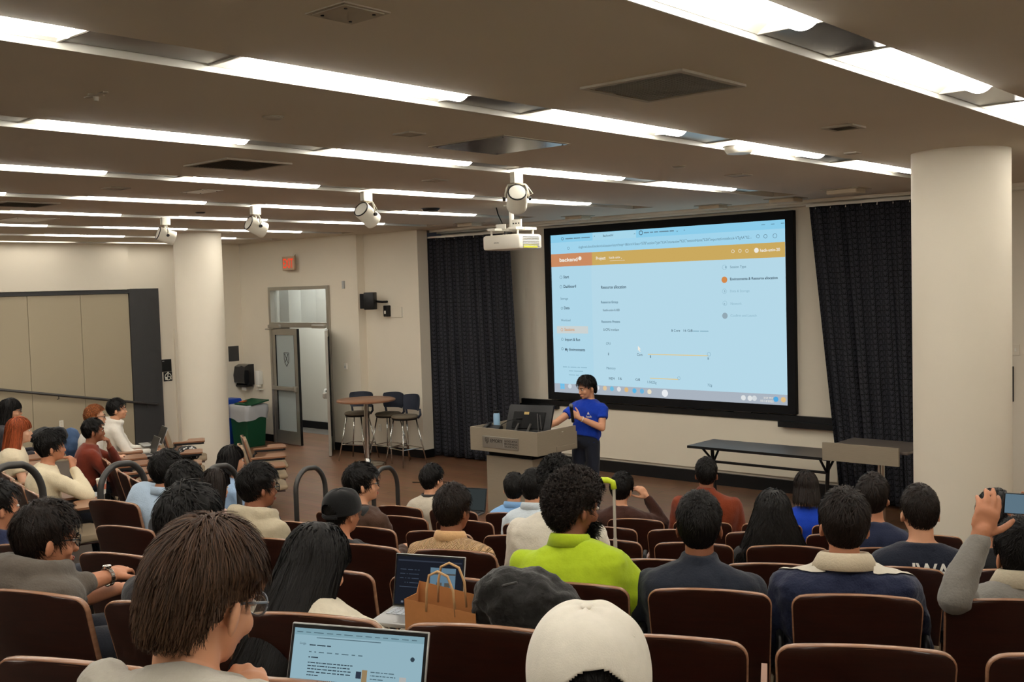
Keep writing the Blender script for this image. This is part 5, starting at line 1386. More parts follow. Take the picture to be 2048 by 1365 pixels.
# ---- nearest row
T = depth(440, 1036, 1.86)
a = math.radians(26.0)
bp = (T[0]+0.22*math.sin(a)+0.05, T[1]-0.24*math.cos(a), T[2]-1.10)
P1 = person('person with brown hair in grey hoodie leaning over a bright laptop', T, a+math.radians(-4), bp, C('grey_hoodie',(164,158,146)), ('bowl',H_brown), 'light', head=(-7,18,5), nhair=10000, hw=0.0011,
       hairkw=dict(vol=0.020,L=0.052,nape=-0.82,seed=3), bvox=0.0055, vox=0.0098, build=1.2, fold=0.022, nup=0.002, extras=('sidehood',),
       arms={'R':((0.235,0.24,0.62),local_of(bp,a+math.radians(-4),depth(512,1452,1.80)))}, hands={'R':((-0.32,0.12,1.0),(0.60,-0.75,0.2),-1,dict(curl=1.0,thumb_open=0.3))})
glasses(P1, mat('clear_grey_glasses', rgb=(110,116,124), rough=0.2))
T = depth(1172, 1190, 1.66)
a = math.radians(27.6)
bp = (T[0]+0.16*math.sin(a), T[1]-0.16*math.cos(a), T[2]-1.06)
P2 = person('person in a white baseball cap with black hair showing at the back', T, a+math.radians(8), bp, C('black_tee',(26,26,28)), ('short',H_black), 'tan', head=(6,8,0), hairkw=dict(vol=0.006,L=0.03,nape=-0.86,zmax=0.5), nhair=4500, hw=0.0012, bvox=0.009, vox=0.011, cap_top=0.012)
def ball_cap(pd, m, back_open=True, button=True, s=1.0, res=1):
    o = empty('baseball_cap'); o.parent = pd['root']; o.matrix_local = Matrix.Translation(pd['c']+pd['R']@Vector((0,-0.010,0.030))) @ (pd['R'] @ Matrix.Rotation(math.radians(8),3,'X')).to_4x4() @ Matrix.Scale(s,4)
    nu, nv = 72*res, 26*res; A = (0.099,0.120,0.104); vs = []; fs = []
    for lay, k in ((0,1.0),(1,0.965)):
        for j in range(nv+1):
            ph = math.radians(-16)+(math.radians(106)-0.001)*j/nv
            for i in range(nu):
                th = 2*math.pi*i/nu; seam = 1-0.006*math.exp(-((th*6/(2*math.pi)) % 1-0.5)**2*0-abs(((th*6/(2*math.pi)+0.5) % 1)-0.5)*30)
                e = 1+0.02*math.sin(ph*2)
                sq = abs(math.cos(ph))**0.72
                vs.append((A[0]*k*sq*math.cos(th)*seam, A[1]*k*sq*math.sin(th)*seam, A[2]*k*math.sin(ph)*e+0.002*math.sin(5*th+3*ph)))
    def cut(i, j):
        if not back_open: return False
        th = 2*math.pi*(i+0.5)/nu; dth = abs((th-1.5*math.pi+math.pi) % (2*math.pi)-math.pi); ph = math.radians(-16)+math.radians(106)*(j+0.5)/nv
        return dth < 0.62 and (ph+0.28) < 0.72*math.sqrt(max(0,1-(dth/0.62)**2)) and ph > -0.17
    n1 = nu*(nv+1); keep = set()
    for j in range(nv):
        for i in range(nu):
            if cut(i,j): continue
            keep.add((i,j)); a_, b_ = j*nu+i, j*nu+(i+1)%nu
            fs.append((a_,b_,b_+nu,a_+nu)); fs.append((a_+n1,a_+nu+n1,b_+nu+n1,b_+n1))
    for (i,j) in keep:
        for (di,dj,e) in ((1,0,(j*nu+(i+1)%nu,(j+1)*nu+(i+1)%nu)),(-1,0,((j+1)*nu+i,j*nu+i)),(0,-1,(j*nu+i,j*nu+(i+1)%nu)),(0,1,((j+1)*nu+(i+1)%nu,(j+1)*nu+i))):
            q = ((i+di)%nu, j+dj)
            if q not in keep and j+dj < nv: fs.append((e[0],e[1],e[1]+n1,e[0]+n1))
    MB().add(vs,fs).build('crown', m, o, smooth=True)
    if button: MB().ell((0,0,A[2]*1.0),(0.011,0.011,0.006)).build('top_button', m, o, smooth=True)
    br = MB(); R_, Cn = 8, 17; rows = []
    for lay in (0,1):
        for r in range(R_+1):
            for i in range(Cn):
                u = -1+2*i/(Cn-1); th = math.pi/2+u*1.05; t = r/R_
                x = A[0]*0.99*math.cos(th)*(1-0.02*t); y = A[1]*0.97*math.sin(th)+0.075*t*math.cos(u*1.35); z = -0.032-0.012*t-0.018*u*u+lay*0.003
                rows.append((x,y,z))
    f = []; n2 = (R_+1)*Cn
    for r in range(R_):
        for i in range(Cn-1): q = r*Cn+i; f.append((q,q+1,q+1+Cn,q+Cn)); f.append((q+n2,q+Cn+n2,q+Cn+1+n2,q+1+n2))
    for i in range(Cn-1): q = R_*Cn+i; f.append((q,q+1,q+1+n2,q+n2))
    for r in range(R_):
        for i in (0,Cn-1): q = r*Cn+i; f.append((q,q+Cn,q+Cn+n2,q+n2))
    br.add(rows,f).build('brim', m, o, smooth=True)
    for th in [math.pi/6+math.pi/3*i for i in range(6)]:
        MB().ring([(0.0022,0),(0.0045,0),(0.0045,0.0012),(0.0022,0.0012)],12,(A[0]*0.78*math.cos(th),A[1]*0.78*math.sin(th),A[2]*0.70),Vector((math.cos(th),math.sin(th),0.9)).to_track_quat('Z','Y').to_matrix()).build('eyelet', m, o)
    if back_open: MB().tube([(A[0]*0.96*math.cos(t),A[1]*0.99*math.sin(t),-0.030) for t in [1.5*math.pi-0.66+1.32*i/10 for i in range(11)]],0.008,8,flat=0.35).build('strap', m, o, smooth=True)
M_capw = cloth('white_cap',(226,219,204),bump=0.12,bscale=400)
ball_cap(P2, M_capw, res=2)
# ---- second row from us
P3 = sit('person with long black hair in cream jacket beside the open laptop', 640, 1050, 1, 0.32, C('cream_jacket',(214,204,182)), hair=('long',H_black), skin_='light', head=(-12,14,0), nhair=2600, hw=0.0021, hairkw=dict(vol=0.024,long=0.36,seed=5,hb=0.10), vox=0.011, bvox=0.009, turn=-4, fold=0.024, build=0.95,
   nup=0.055, arms={'R':((0.27,0.08,0.60),(0.22,0.30,0.62))})
P4 = sit('person in dark grey hoodie with glasses and silver wristwatch', 97, 1001, 1, 0.30, C('charcoal_hoodie',(92,84,76)), hair=('short',H_dkb), skin_='tan', head=(-14,10,0), turn=-16, extras=('hood',), cuff=0.5, nup=0.045, nhair=3500, hw=0.0016, hairkw=dict(vol=0.02,L=0.07,nape=-0.9,seed=8), vox=0.0098, bvox=0.0055, build=1.1,
   arms_w={'R':(depth(120,1185,3.74), depth(222,1152,3.92)),'L':(depth(60,1230,3.7), depth(228,1180,4.1))}, hands={'R':((-0.5,0.85,0.05),(0.1,0.1,1),1,dict(curl=0.4))})
glasses(P4)
D13 = sit('person with thick dark hair just behind the brown-haired head', 378, 969, 1, 0.28, C('dark_sweater',(44,42,44)), hair=('short',H_black), skin_='light', head=(-10,6,0), nhair=2200, hw=0.0023, hairkw=dict(vol=0.024,L=0.08,seed=13), vox=0.012)
# ---- third row
LIME = sit('person with curly hair and beard in a lime green long-sleeved shirt', 1152, 946, 2, 0.26, C('lime_shirt',(172,196,40),bump=0.15), hair=('curly',H_dkb), skin_='brown', head=(-44,8,0), nhair=4200, hw=0.0022, hairkw=dict(vol=0.034,L=0.06,seed=21,nape=-0.86), vox=0.0098, bvox=0.009, build=1.12, fold=0.02, collar=(C('lime_shirt',(172,196,40)),'polo'), dx=0.03,
   arms={'R':((0.31,0.06,0.58),(0.22,0.28,0.60))})
NAVY = sit('person with short black hair in plain dark navy top with stand collar', 1397, 984, 2, 0.26, C('navy_top',(36,40,50),bump=0.2), hair=('short',H_black), skin_='brown', nhair=4200, hw=0.0015, hairkw=dict(vol=0.016,L=0.035,seed=22,nape=-0.9), vox=0.0098, bvox=0.0095, build=1.14, extras=('highcollar',), fold=0.014)
JACK = sit('person in navy jacket with white shoulder panels and cream collar', 1690, 979, 2, 0.26, C('navy_jacket',(30,36,60),bump=0.3,rough=0.7), hair=('short',H_dkb), skin_='tan', nhair=3800, hw=0.0017, hairkw=dict(vol=0.022,L=0.06,seed=23), vox=0.0098, bvox=0.0095, build=1.3, collar=(C('cream_collar',(206,192,166)),'big'), fold=0.03, head=(4,6,3), pants=T_KHAKI)
PHON = sit('person in grey jacket raising a phone at the right picture edge', 2046, 1040, 2, 0.26, C('grey_jacket',(128,124,118)), hair=('short',H_black), skin_='tan', nhair=3000, hw=0.002, hairkw=dict(vol=0.022,L=0.07,seed=24), vox=0.0098, bvox=0.0055, build=1.15, turn=4, head=(0,-4,0), fold=0.022, collar=(C('cream_hood',(196,184,160)),'big'), pants=T_LIGHTJ, nup=0.05,
   arms_w={'L':(depth(1908,1196,3.70), depth(1960,1072,3.72)),'R':(depth(2120,1200,3.9), depth(2070,1060,4.0))},
   hands={'L':((0.34,0.10,0.95),(0.10,-0.98,0.10),1,dict(curls=[0.40,0.38,0.40,0.48],thumb_open=1.0,s=1.18))})
# ---- fourth row
WCUR = sit('person with curly dark hair in white shirt half behind the lime shirt', 1112, 918, 3, 0.25, C('white_shirt',(222,214,198)), hair=('curly',H_black), skin_='dark', nhair=1900, hw=0.0035, hairkw=dict(vol=0.03,L=0.05,seed=31), vox=0.010, build=1.15, head=(10,0,0))
SAND = sit('person in knitted sand-coloured sweater with polo collar', 905, 969, 3, 0.26, None, hair=('short',H_dkb), skin_='brown', nhair=2600, hw=0.0025, hairkw=dict(vol=0.02,L=0.05,seed=32), vox=0.011, build=1.05, head=(-14,4,0)) if False else None
def knit():
    m = cloth('sand_knit',(206,166,120),bump=0.0)
    nt = m.node_tree; b = nt.nodes['Principled BSDF']; tc = nt.nodes.new('ShaderNodeTexCoord'); w = nt.nodes.new('ShaderNodeTexWave'); w.wave_type = 'BANDS'; w.bands_direction = 'Z'
    w.inputs['Scale'].default_value = 26; w.inputs['Distortion'].default_value = 0.0
    sp = nt.nodes.new('ShaderNodeSeparateXYZ'); cb = nt.nodes.new('ShaderNodeCombineXYZ'); pp_ = nt.nodes.new('ShaderNodeMath'); pp_.operation = 'PINGPONG'; pp_.inputs[1].default_value = 0.016
    ad = nt.nodes.new('ShaderNodeMath'); ad.operation = 'ADD'
    nt.links.new(tc.outputs['Object'], sp.inputs[0]); nt.links.new(sp.outputs[0], pp_.inputs[0]); nt.links.new(sp.outputs[2], ad.inputs[0]); nt.links.new(pp_.outputs[0], ad.inputs[1])
    nt.links.new(ad.outputs[0], cb.inputs[2]); nt.links.new(cb.outputs[0], w.inputs[0])
    bp_ = nt.nodes.new('ShaderNodeBump'); bp_.inputs['Strength'].default_value = 0.9; bp_.inputs['Distance'].default_value = 0.012
    nt.links.new(w.outputs['Fac'], bp_.inputs['Height']); nt.links.new(bp_.outputs[0], b.inputs['Normal'])
    return m
M_knit = knit()
SAND = sit('person in knitted sand-coloured sweater with polo collar', 905, 969, 3, 0.26, M_knit, hair=('short',H_dkb), skin_='brown', nhair=2600, hw=0.0022, hairkw=dict(vol=0.02,L=0.05,seed=32), vox=0.011, build=1.08, head=(-14,4,0), collar=(C('sand_collar',(214,172,124)),'polo'), fold=0.012)
BCAP = sit('person wearing a black baseball cap and dark jacket', 683, 972, 3, 0.26, C('dark_jacket',(46,46,48)), hair=('short',H_black), skin_='tan', nhair=1200, hw=0.002, hairkw=dict(vol=0.006,L=0.03,nape=-0.92,zmax=0.5), vox=0.010, build=1.12, head=(-16,4,0), cap_top=0.012, fold=0.026)
ball_cap(BCAP, C('black_cap',(22,22,23),bump=0.1), res=1)
HOOD = sit('person in beige hoodie with black hair near the aisle rail', 515, 927, 3, 0.26, C('beige_hoodie',(176,164,140)), hair=('short',H_black), skin_='brown', head=(-22,4,0), turn=-8, extras=('hood',), nhair=2400, hw=0.0025, hairkw=dict(vol=0.022,L=0.06,seed=34), vox=0.010, build=1.1, fold=0.022)
glasses(HOOD)
D15 = sit('person with dark hair directly behind the light blue polo shirt', 367, 924, 3, 0.25, C('dark_tee',(38,38,42)), hair=('short',H_black), skin_='tan', nhair=1500, hw=0.003, hairkw=dict(vol=0.02,L=0.06,seed=35), head=(-8,0,0))
IWAN = sit('person with cropped hair in navy t-shirt with white back lettering', 1838, 967, 3, 0.25, C('navy_tee',(30,34,46)), hair=('short',H_dkb), skin_='light', nhair=2600, hw=0.002, hairkw=dict(vol=0.010,L=0.028,seed=36,nape=-0.82), sleeve='short', vox=0.011, build=1.15, head=(6,4,0), fold=0.012)
ARM = sit('person in black jacket mostly hidden behind the raised grey sleeve', 1992, 978, 3, 0.25, C('black_jacket2',(30,30,32)), hair=('short',H_black), skin_='tan', nhair=800, vox=0.014)
# ---- fifth row
BPOLO_T = np.array(head_top(330, 901, 3, 0.80)); a = math.radians(14.6)
r_ = row_r(3)-0.79
person('person in light blue polo shirt beside the aisle rail', BPOLO_T, a, (CX+r_*math.sin(a), CY-r_*math.cos(a), row_floor(3)), C('light_blue_polo',(176,196,216)), ('short',H_black), 'tan', head=(-14,0,0), nhair=1500, hw=0.003, hairkw=dict(vol=0.02,L=0.06,seed=41), sleeve='short', collar=(C('light_blue_polo',(176,196,216)),'polo'))
place_chair(CX+(row_r(3)-0.55)*math.sin(a), CY-(row_r(3)-0.55)*math.cos(a), row_floor(3), a, 'wooden chair of the light blue polo shirt beside the aisle rail')
BRLONG = sit('person with long brown hair in pale pink top by the aisle rail', 430, 936, 4, 0.25, C('pale_pink',(206,172,158)), hair=('long',H_dkb), skin_='light', nhair=900, hw=0.004, hairkw=dict(vol=0.014,long=0.26,seed=42), head=(-6,8,0), build=0.92)
BRJ = sit('person in brown jacket with glasses beside the aisle rail nearest the stage', 720, 927, 4, 0.25, C('brown_jacket',(66,44,32),rough=0.7), hair=('short',H_black), skin_='light', head=(-40,0,0), turn=-12, nhair=1800, hw=0.003, hairkw=dict(vol=0.022,L=0.07,seed=43), vox=0.011, build=1.12, fold=0.03)
glasses(BRJ)
CURLW = sit('person with long wavy black hair in black top', 1545, 986, 4, 0.26, C('black_top',(24,24,26)), hair=('long',H_black), skin_='tan', nhair=1500, hw=0.004, hairkw=dict(vol=0.034,long=0.29,seed=44,curl=0.6,hb=0.05,flare=0.75), build=1.0)
NV26 = sit('person in navy t-shirt in front of the adjustable desk', 1745, 949, 4, 0.25, C('navy_tee2',(34,40,62)), hair=('short',H_dkb), skin_='tan', nhair=1600, hw=0.003, hairkw=dict(vol=0.02,L=0.06,seed=45), sleeve='short', head=(-16,0,0))
# ---- sixth row
LB21 = sit('person in pale blue-white polo shirt close to the lectern', 1065, 939, 5, 0.25, C('white_blue_polo',(206,216,222)), hair=('short',H_black), skin_='light', nhair=1400, hw=0.0035, hairkw=dict(vol=0.018,L=0.05,seed=51), sleeve='short', collar=(C('white_blue_polo',(206,216,222)),'polo'), head=(-8,0,0))
# ---- front row
BL20 = sit('person in sky blue polo shirt right in front of the lectern', 1028, 946, 6, 0.25, C('sky_polo',(132,176,222)), hair=('short',H_black), skin_='light', nhair=1400, hw=0.0035, hairkw=dict(vol=0.018,L=0.05,seed=61), sleeve='short', collar=(C('sky_polo',(132,176,222)),'polo'), head=(12,4,0))
PO19 = sit('person in off-white polo with dark collar stripe, front row', 862, 929, 6, 0.25, C('off_white_polo',(196,186,168)), hair=('short',H_black), skin_='light', nhair=1500, hw=0.0035, hairkw=dict(vol=0.02,L=0.055,seed=62), sleeve='short', collar=(C('dark_stripe',(60,56,54)),'crew'), head=(-16,0,0))
BR22 = sit('person in dark brown shirt resting the cheek on one hand', 1245, 946, 6, 0.25, C('dark_brown_shirt',(62,36,28)), hair=('short',H_black), skin_='light', nhair=1500, hw=0.0035, hairkw=dict(vol=0.02,L=0.06,seed=63), head=(-10,0,6), bvox=0.006,
   arms={'R':((0.31,0.16,0.70),(0.17,0.14,0.93))}, hands={'R':((-0.55,-0.1,0.8),(0.6,-0.6,0.3),-1,dict(curl=0.7))})
RUST = sit('person with short dark hair in rust red sweater, front row', 1412, 915, 6, 0.25, C('rust_sweater',(120,52,28)), hair=('short',H_black), skin_='brown', nhair=1600, hw=0.003, hairkw=dict(vol=0.014,L=0.03,seed=64), build=1.25, extras=('highcollar',))
BLW = sit('person with dark bob hair in royal blue t-shirt, front row', 1612, 943, 6, 0.25, C('royal_blue',(24,62,176)), hair=('long',H_dkb), skin_='light', nhair=900, hw=0.005, hairkw=dict(vol=0.018,long=0.11,seed=65), sleeve='short', build=0.95)
# ---- far block, seen from the side
def sit_left(label, px, py, k, top_h, shirt, turn=0.0, pel=0.06, **kw):
    z = row_floor(k)+top_h; T = onZ(px, py, z); a = math.atan2(T[0]-CXL, CY-T[1])
    rr = math.hypot(T[0]-CXL, T[1]-CY)+pel
    base = (CXL+rr*math.sin(a), CY-rr*math.cos(a), row_floor(k)+kw.pop('dz',0.0))
    kw.setdefault('bvox', 0.0095)
    return person(label, T, a+math.radians(turn), base, shirt, **kw)
CREAM = sit_left('person in cream fleece pullover with fist at the mouth', 98, 862, 4, 1.24, C('cream_fleece',(222,208,176)), hair=('short',H_black), skin_='tan', turn=-4, nhair=1600, hw=0.0035, hairkw=dict(vol=0.026,L=0.08,seed=71), fold=0.02, build=1.1,
   arms={'R':((0.26,0.30,0.70),(0.06,0.22,0.92))}, hands={'R':((-0.3,0.0,0.95),(0.7,0.6,0.1),1,dict(curl=0.9))})
REDH = sit_left('person with long red hair in cream t-shirt, seen in profile', 35, 834, 4, 1.22, C('cream_tee',(220,206,176)), hair=('long',H_red), skin_='pale', nhair=1300, hw=0.0035, hairkw=dict(vol=0.014,long=0.26,seed=72), sleeve='short', build=0.92, turn=-4)
DKW = sit_left('person with dark hair and glasses at the far left edge behind the red hair', 18, 797, 4, 1.27, C('dark_top',(50,48,52)), hair=('long',H_black), skin_='light', nhair=700, hw=0.005, hairkw=dict(vol=0.016,long=0.2,seed=73), turn=-6)
glasses(DKW)
MAROON = sit_left('person in maroon shirt with hand at the chin', 184, 837, 5, 1.24, C('maroon_shirt',(112,46,30)), hair=('short',H_black), skin_='brown', nhair=1400, hw=0.004, hairkw=dict(vol=0.018,L=0.05,seed=74), turn=-4,
   arms={'R':((0.25,0.22,0.62),(0.10,0.48,0.60)),'L':((-0.18,0.30,0.72),(-0.01,0.22,0.92))}, hands={'L':((0.1,-0.1,1.0),(0,0.9,0.3),1,dict(curl=0.9))})
GING = sit_left('person with ginger hair and glasses in white shirt', 188, 811, 5, 1.27, C('white_tee',(222,216,204)), hair=('curly',H_gin), skin_='pale', nhair=1200, hw=0.005, hairkw=dict(vol=0.02,L=0.05,seed=75), turn=-4)
glasses(GING)
WHOOD = sit_left('person in white hoodie typing on a laptop by the grey frame', 231, 797, 5, 1.30, C('white_hoodie',(224,218,206)), hair=('short',H_black), skin_='light', nhair=1200, hw=0.004, hairkw=dict(vol=0.018,L=0.06,seed=76), turn=-4, extras=('hood',),
   arms={'R':((0.24,0.20,0.64),(0.14,0.46,0.64)),'L':((-0.22,0.18,0.64),(-0.10,0.46,0.64))})
GBLUE = sit_left('person with dark hair in light blue striped dress beyond the aisle rails', 460, 891, 5, 1.20, C('light_blue_dress',(150,176,206)), hair=('long',H_black), skin_='light', nhair=900, hw=0.004, hairkw=dict(vol=0.014,long=0.13,seed=77), sleeve='short', build=0.9)
# two people cut by the left picture edge
EDG1 = sit('person in navy hoodie cut by the left picture edge', -12, 962, 2, 0.25, C('navy_hoodie',(34,40,66)), hair=('short',H_black), skin_='tan', nhair=900, hairkw=dict(vol=0.02,L=0.06,seed=78), extras=('hood',), head=(-20,0,0), vox=0.013)
EDG2 = sit('person holding a phone at the left picture edge', -85, 985, 1, 0.30, C('grey_sleeve',(84,80,76)), hair=('short',H_black), skin_='tan', nhair=900, hairkw=dict(vol=0.02,L=0.06,seed=79), turn=-6, bvox=0.0055, vox=0.012,
   arms={'R':((0.2,0.18,0.58),(-0.03,0.36,0.70))}, hands={'R':((0.12,0.6,0.75),(0.5,-0.7,0.5),1,dict(curl=0.7))})
# ------------------------------------------------------------------ the speaker
TP = onZ(1169, 752, 1.655)
base = (TP[0]-0.02, TP[1]+0.02, 0.0)
PRES = person('person in royal blue t-shirt speaking into a hand microphone behind the lectern', TP, math.radians(180+12), base, C('speaker_blue',(22,58,168)), ('bowl',H_black), 'light', head=(-27,14,0), standing=True, sleeve='short', pants=C('dark_denim',(36,40,52)),
   nhair=2200, hw=0.003, hairkw=dict(vol=0.022,L=0.07,seed=90,nape=-0.95,front=0.62), bvox=0.0055, vox=0.009, build=0.92, fold=0.02,
   arms={'L':((-0.235,0.06,1.07),(-0.03,0.23,1.20)), 'R':((0.27,0.20,1.13),(0.47,0.36,1.06))},
   hands={'L':((0.72,0.25,0.55),(-0.3,0.9,0.1),1,dict(curl=1.05,thumb_open=0.2)), 'R':((0.75,0.6,-0.25),(0,0.2,1),1,dict(curl=0.35))})
lg = empty('shirt_logo'); lg.parent = PRES['root']
def wrap(o, target, axis='Y', neg=False, off=0.004):
    m = o.modifiers.new('Wrap','SHRINKWRAP'); m.target = target; m.wrap_method = 'PROJECT'; m.offset = off
    m.use_project_x = axis == 'X'; m.use_project_y = axis == 'Y'; m.use_project_z = axis == 'Z'
    m.use_positive_direction = not neg; m.use_negative_direction = neg; m.project_limit = 0.5; BAKE.append(o)
def text_mesh(s, size):
    cu = bpy.data.curves.new('lettering_curve','FONT'); cu.body = s; cu.size = size; cu.resolution_u = 3; cu.offset = size*0.02
    o = bpy.data.objects.new('lettering_tmp', cu); col.objects.link(o); bpy.context.view_layer.update()
    me = bpy.data.meshes.new_from_object(o.evaluated_get(bpy.context.evaluated_depsgraph_get())); bpy.data.objects.remove(o)
    bm = bmesh.new(); bm.from_mesh(me); bmesh.ops.triangulate(bm, faces=bm.faces); bmesh.ops.subdivide_edges(bm, edges=[e for e in bm.edges if e.calc_length() > size*0.2], cuts=2, use_grid_fill=True); bmesh.ops.triangulate(bm, faces=bm.faces); bm.to_mesh(me); bm.free()
    xs_ = [v.co.x for v in me.vertices]; mx = (max(xs_)+min(xs_))/2
    for v in me.vertices: v.co.x -= mx
    return me
bpy.data.objects.remove(lg)
def chest_text(pd, s, size, x, y, z, m, back, name):
    me = text_mesh(s, size); 
    # lie in the x/z plane of the wearer
    for v in me.vertices: v.co = Vector((v.co.x if back else -v.co.x, 0, v.co.y))
    me.materials.append(m); o = link(name, me, None, pd['root']); o.location = (x, y, z)
    wrap(o, pd['top'], 'Y', neg=not back); return o
M_print = mat('white_print', rgb=(222,220,212), rough=0.7)
Np = PRES['N']
chest_text(PRES, 'hack', 0.036, -0.095, Np.y+0.3, Np.z-0.20, M_print, False, 'shirt_lettering')
me = MB().add([(0.012,0,0.0),(-0.02,0,0.0),(-0.002,0,0.032)],[(0,1,2)]).mesh('sail'); me.materials.append(M_print)
o = link('shirt_mark', me, None, PRES['root']); o.location = (-0.085, Np.y+0.3, Np.z-0.165); wrap(o, PRES['top'], 'Y', neg=True)
W_ = PRES['ends'][0][2]; 
MB().ring([(0.030,-0.004),(0.034,-0.004),(0.034,0.004),(0.030,0.004)],18,W_*0.86+PRES['ends'][0][1]*0.14,(PRES['ends'][0][2]-PRES['ends'][0][1]).to_track_quat('Z','Y').to_matrix()).build('bracelet', M_white, PRES['root'], smooth=True)
# microphone
Rz_ = Matrix.Rotation(math.radians(192),3,'Z'); hp = Rz_ @ (W_+Vector((0.055,0.055,0.035))) + Vector(base)
mic = empty('hand_microphone', tuple(hp)); ax = (Rz_ @ Vector((0.04,0.12,1.0))).normalized(); Rm_ = ax.to_track_quat('Z','Y').to_matrix()
MB().lathe([(0.013,-0.085),(0.016,-0.08),(0.018,0.02),(0.019,0.075),(0.022,0.085)],16,(0,0,0),Rm_).build('handle', M_black, mic, auto=40)
MB().ell(ax*0.105,(0.025,0.025,0.028)).build('mesh_head', mat('mic_mesh', rgb=(110,110,112), rough=0.4, metal=0.6, bump=0.4, bscale=900), mic, smooth=True)
tag(mic, 'black hand microphone held by the speaker', 'microphone')
# ------------------------------------------------------------------ details on the clothes
Ni = IWAN['N']; chest_text(IWAN, 'IWANI', 0.085, 0.06, Ni.y-0.4, Ni.z-0.125, M_print, True, 'back_lettering')
Nj = JACK['N']
for s_ in (-1,1):
    vs = []; fs = []; nu = 10
    for j in range(nu+1):
        t = j/nu
        for i in range(7):
            u = i/6; x = s_*(0.085+0.165*t); y = Nj.y+0.07-(0.16-0.12*t**1.5)*u-0.02*t
            vs.append((x,y,Nj.z+0.25))
    for j in range(nu):
        for i in range(6): q = j*7+i; fs.append((q,q+1,q+8,q+7))
    me = MB().add(vs,fs).mesh('shoulder_panel', True); me.materials.append(C('white_panel',(206,198,182),bump=0.1)); o = link('shoulder_panel', me, None, JACK['root']); wrap(o, JACK['top'], 'Z', neg=True, off=0.006)
# beard of the lime shirt, watch of the grey hoodie
bm_ = MB(); 
def beard(pd, m, seed=4, n=2800):
    rs = np.random.RandomState(seed); th = rs.uniform(0.12*math.pi,0.88*math.pi,n)-0.0; ph = rs.uniform(-1.25,-0.30,n)
    keep = ~((np.abs(th-math.pi/2) < 0.33) & (ph > -0.75)); th, ph = th[keep], ph[keep]; n = len(th)
    d = np.stack([np.cos(ph)*np.cos(th), np.cos(ph)*np.sin(th), np.sin(ph)],1); p = np.array([0,0.016,-0.022])+d*np.array([0.066,0.078,0.098])
    K = 4; V = []; F = []; dirn = d*0.5+np.array([0,0.25,-0.7])+rs.normal(size=(n,3))*0.45; dirn /= np.linalg.norm(dirn,axis=1)[:,None]; L = rs.uniform(0.025,0.055,n)[:,None]
    side = np.cross(dirn,d); side /= np.linalg.norm(side,axis=1)[:,None]+1e-9
    for k in range(K+1):
        q = p+dirn*L*(k/K)+rs.normal(size=(n,3))*0.002*k; w = 0.0022*(1-0.8*k/K); V.append(np.stack([q+side*w,q-side*w],1))
    V = np.stack(V,1).reshape(-1,3); i0 = np.arange(n)*(K+1)*2
    for k in range(K): a_ = i0+2*k; F.append(np.stack([a_,a_+1,a_+3,a_+2],1))
    me = np_mesh('beard', V, np.concatenate(F), m); at = me.attributes.new('shade','FLOAT','POINT'); at.data.foreach_set('value', np.repeat(rs.uniform(0.1,0.6,n),(K+1)*2).astype(np.float32))
    o = link('beard', me, None, pd['root']); o.matrix_local = Matrix.Translation(pd['c']) @ pd['R'].to_4x4()
beard(LIME, H_black)
E4, W4 = P4['ends'][1][1], P4['ends'][1][2]
Rw = (W4-E4).to_track_quat('Z','Y').to_matrix(); wt = empty('wristwatch'); wt.parent = P4['root']; wt.matrix_local = Matrix.Translation(W4*0.93+E4*0.07) @ Rw.to_4x4()
me = MB().bbox((0,0,0),(0.012,0.004,0.016),0.001).mesh('link'); me.materials.append(M_chrome)
for i in range(16):
    a_ = 2*math.pi*i/16; o = link('strap_link', me, None, wt); o.location = (0.034*math.cos(a_),0.034*math.sin(a_),0); o.rotation_euler = (0,0,a_+math.pi/2)
MB().lathe([(0.016,0),(0.016,0.008),(0.001,0.009)],18,(0,0.034,0),Matrix.Rotation(-math.pi/2,3,'X')).build('watch_face', M_chrome, wt, auto=40)
# ------------------------------------------------------------------ laptops, phones, bags
M_alu = mat('laptop_aluminium', rgb=(168,168,166), rough=0.35, metal=0.6)
M_keys = mat('laptop_keys', rgb=(30,30,32), rough=0.5)
def laptop(loc, rz, w, label, lid=100, screen='dark', dep_=None, m=None):
    o = empty('laptop', loc, rz); d = w*0.69; m = m or M_alu
    b = MB().bbox((0,0,0.007),(w,d,0.014),0.005).build('base', m, o, auto=30)
    kw, kd = w*0.86/12, d*0.42/5
    kme = MB().bbox((0,0,0),(kw*0.86,kd*0.84,0.002),0.0006).mesh('key'); kme.materials.append(M_keys if screen != 'editor' else mat('light_keys', rgb=(190,196,204), rough=0.5))
    for r in range(5):
        for c_ in range(12): k = link('key', kme, None, b); k.location = (-w*0.43+kw*(c_+0.5), d*0.06+kd*(r-0.2), 0.015)
    MB().bbox((0,-d*0.28,0.0145),(w*0.34,d*0.32,0.001),0.0003).build('trackpad', m, b)
    L_ = empty('lid'); L_.parent = o; L_.location = (0,d/2,0.012); L_.rotation_euler = (math.radians(lid-90)*-1.0,0,0)
    MB().bbox((0,0.004,d/2),(w,0.007,d),0.003).build('lid_shell', m, L_, auto=30)
    MB().box((-w*0.49,-0.0008,d*0.02),(w*0.49,0.0,d*0.985)).build('bezel', M_black, L_)
    return o, L_, w, d
def scr_mat(name, rgb, k=1.0): return emission_mat('laptop_'+name, rgb, 0.62*k, sampled=False)
def lpatch(L_, w, d, x0, z0, x1, z1, m, name, lift=0.0012): MB().box((-w*0.47+w*0.94*x0,-lift-0.0004,d*0.05+d*0.90*z0),(-w*0.47+w*0.94*x1,-lift,d*0.05+d*0.90*z1)).build(name, m, L_)
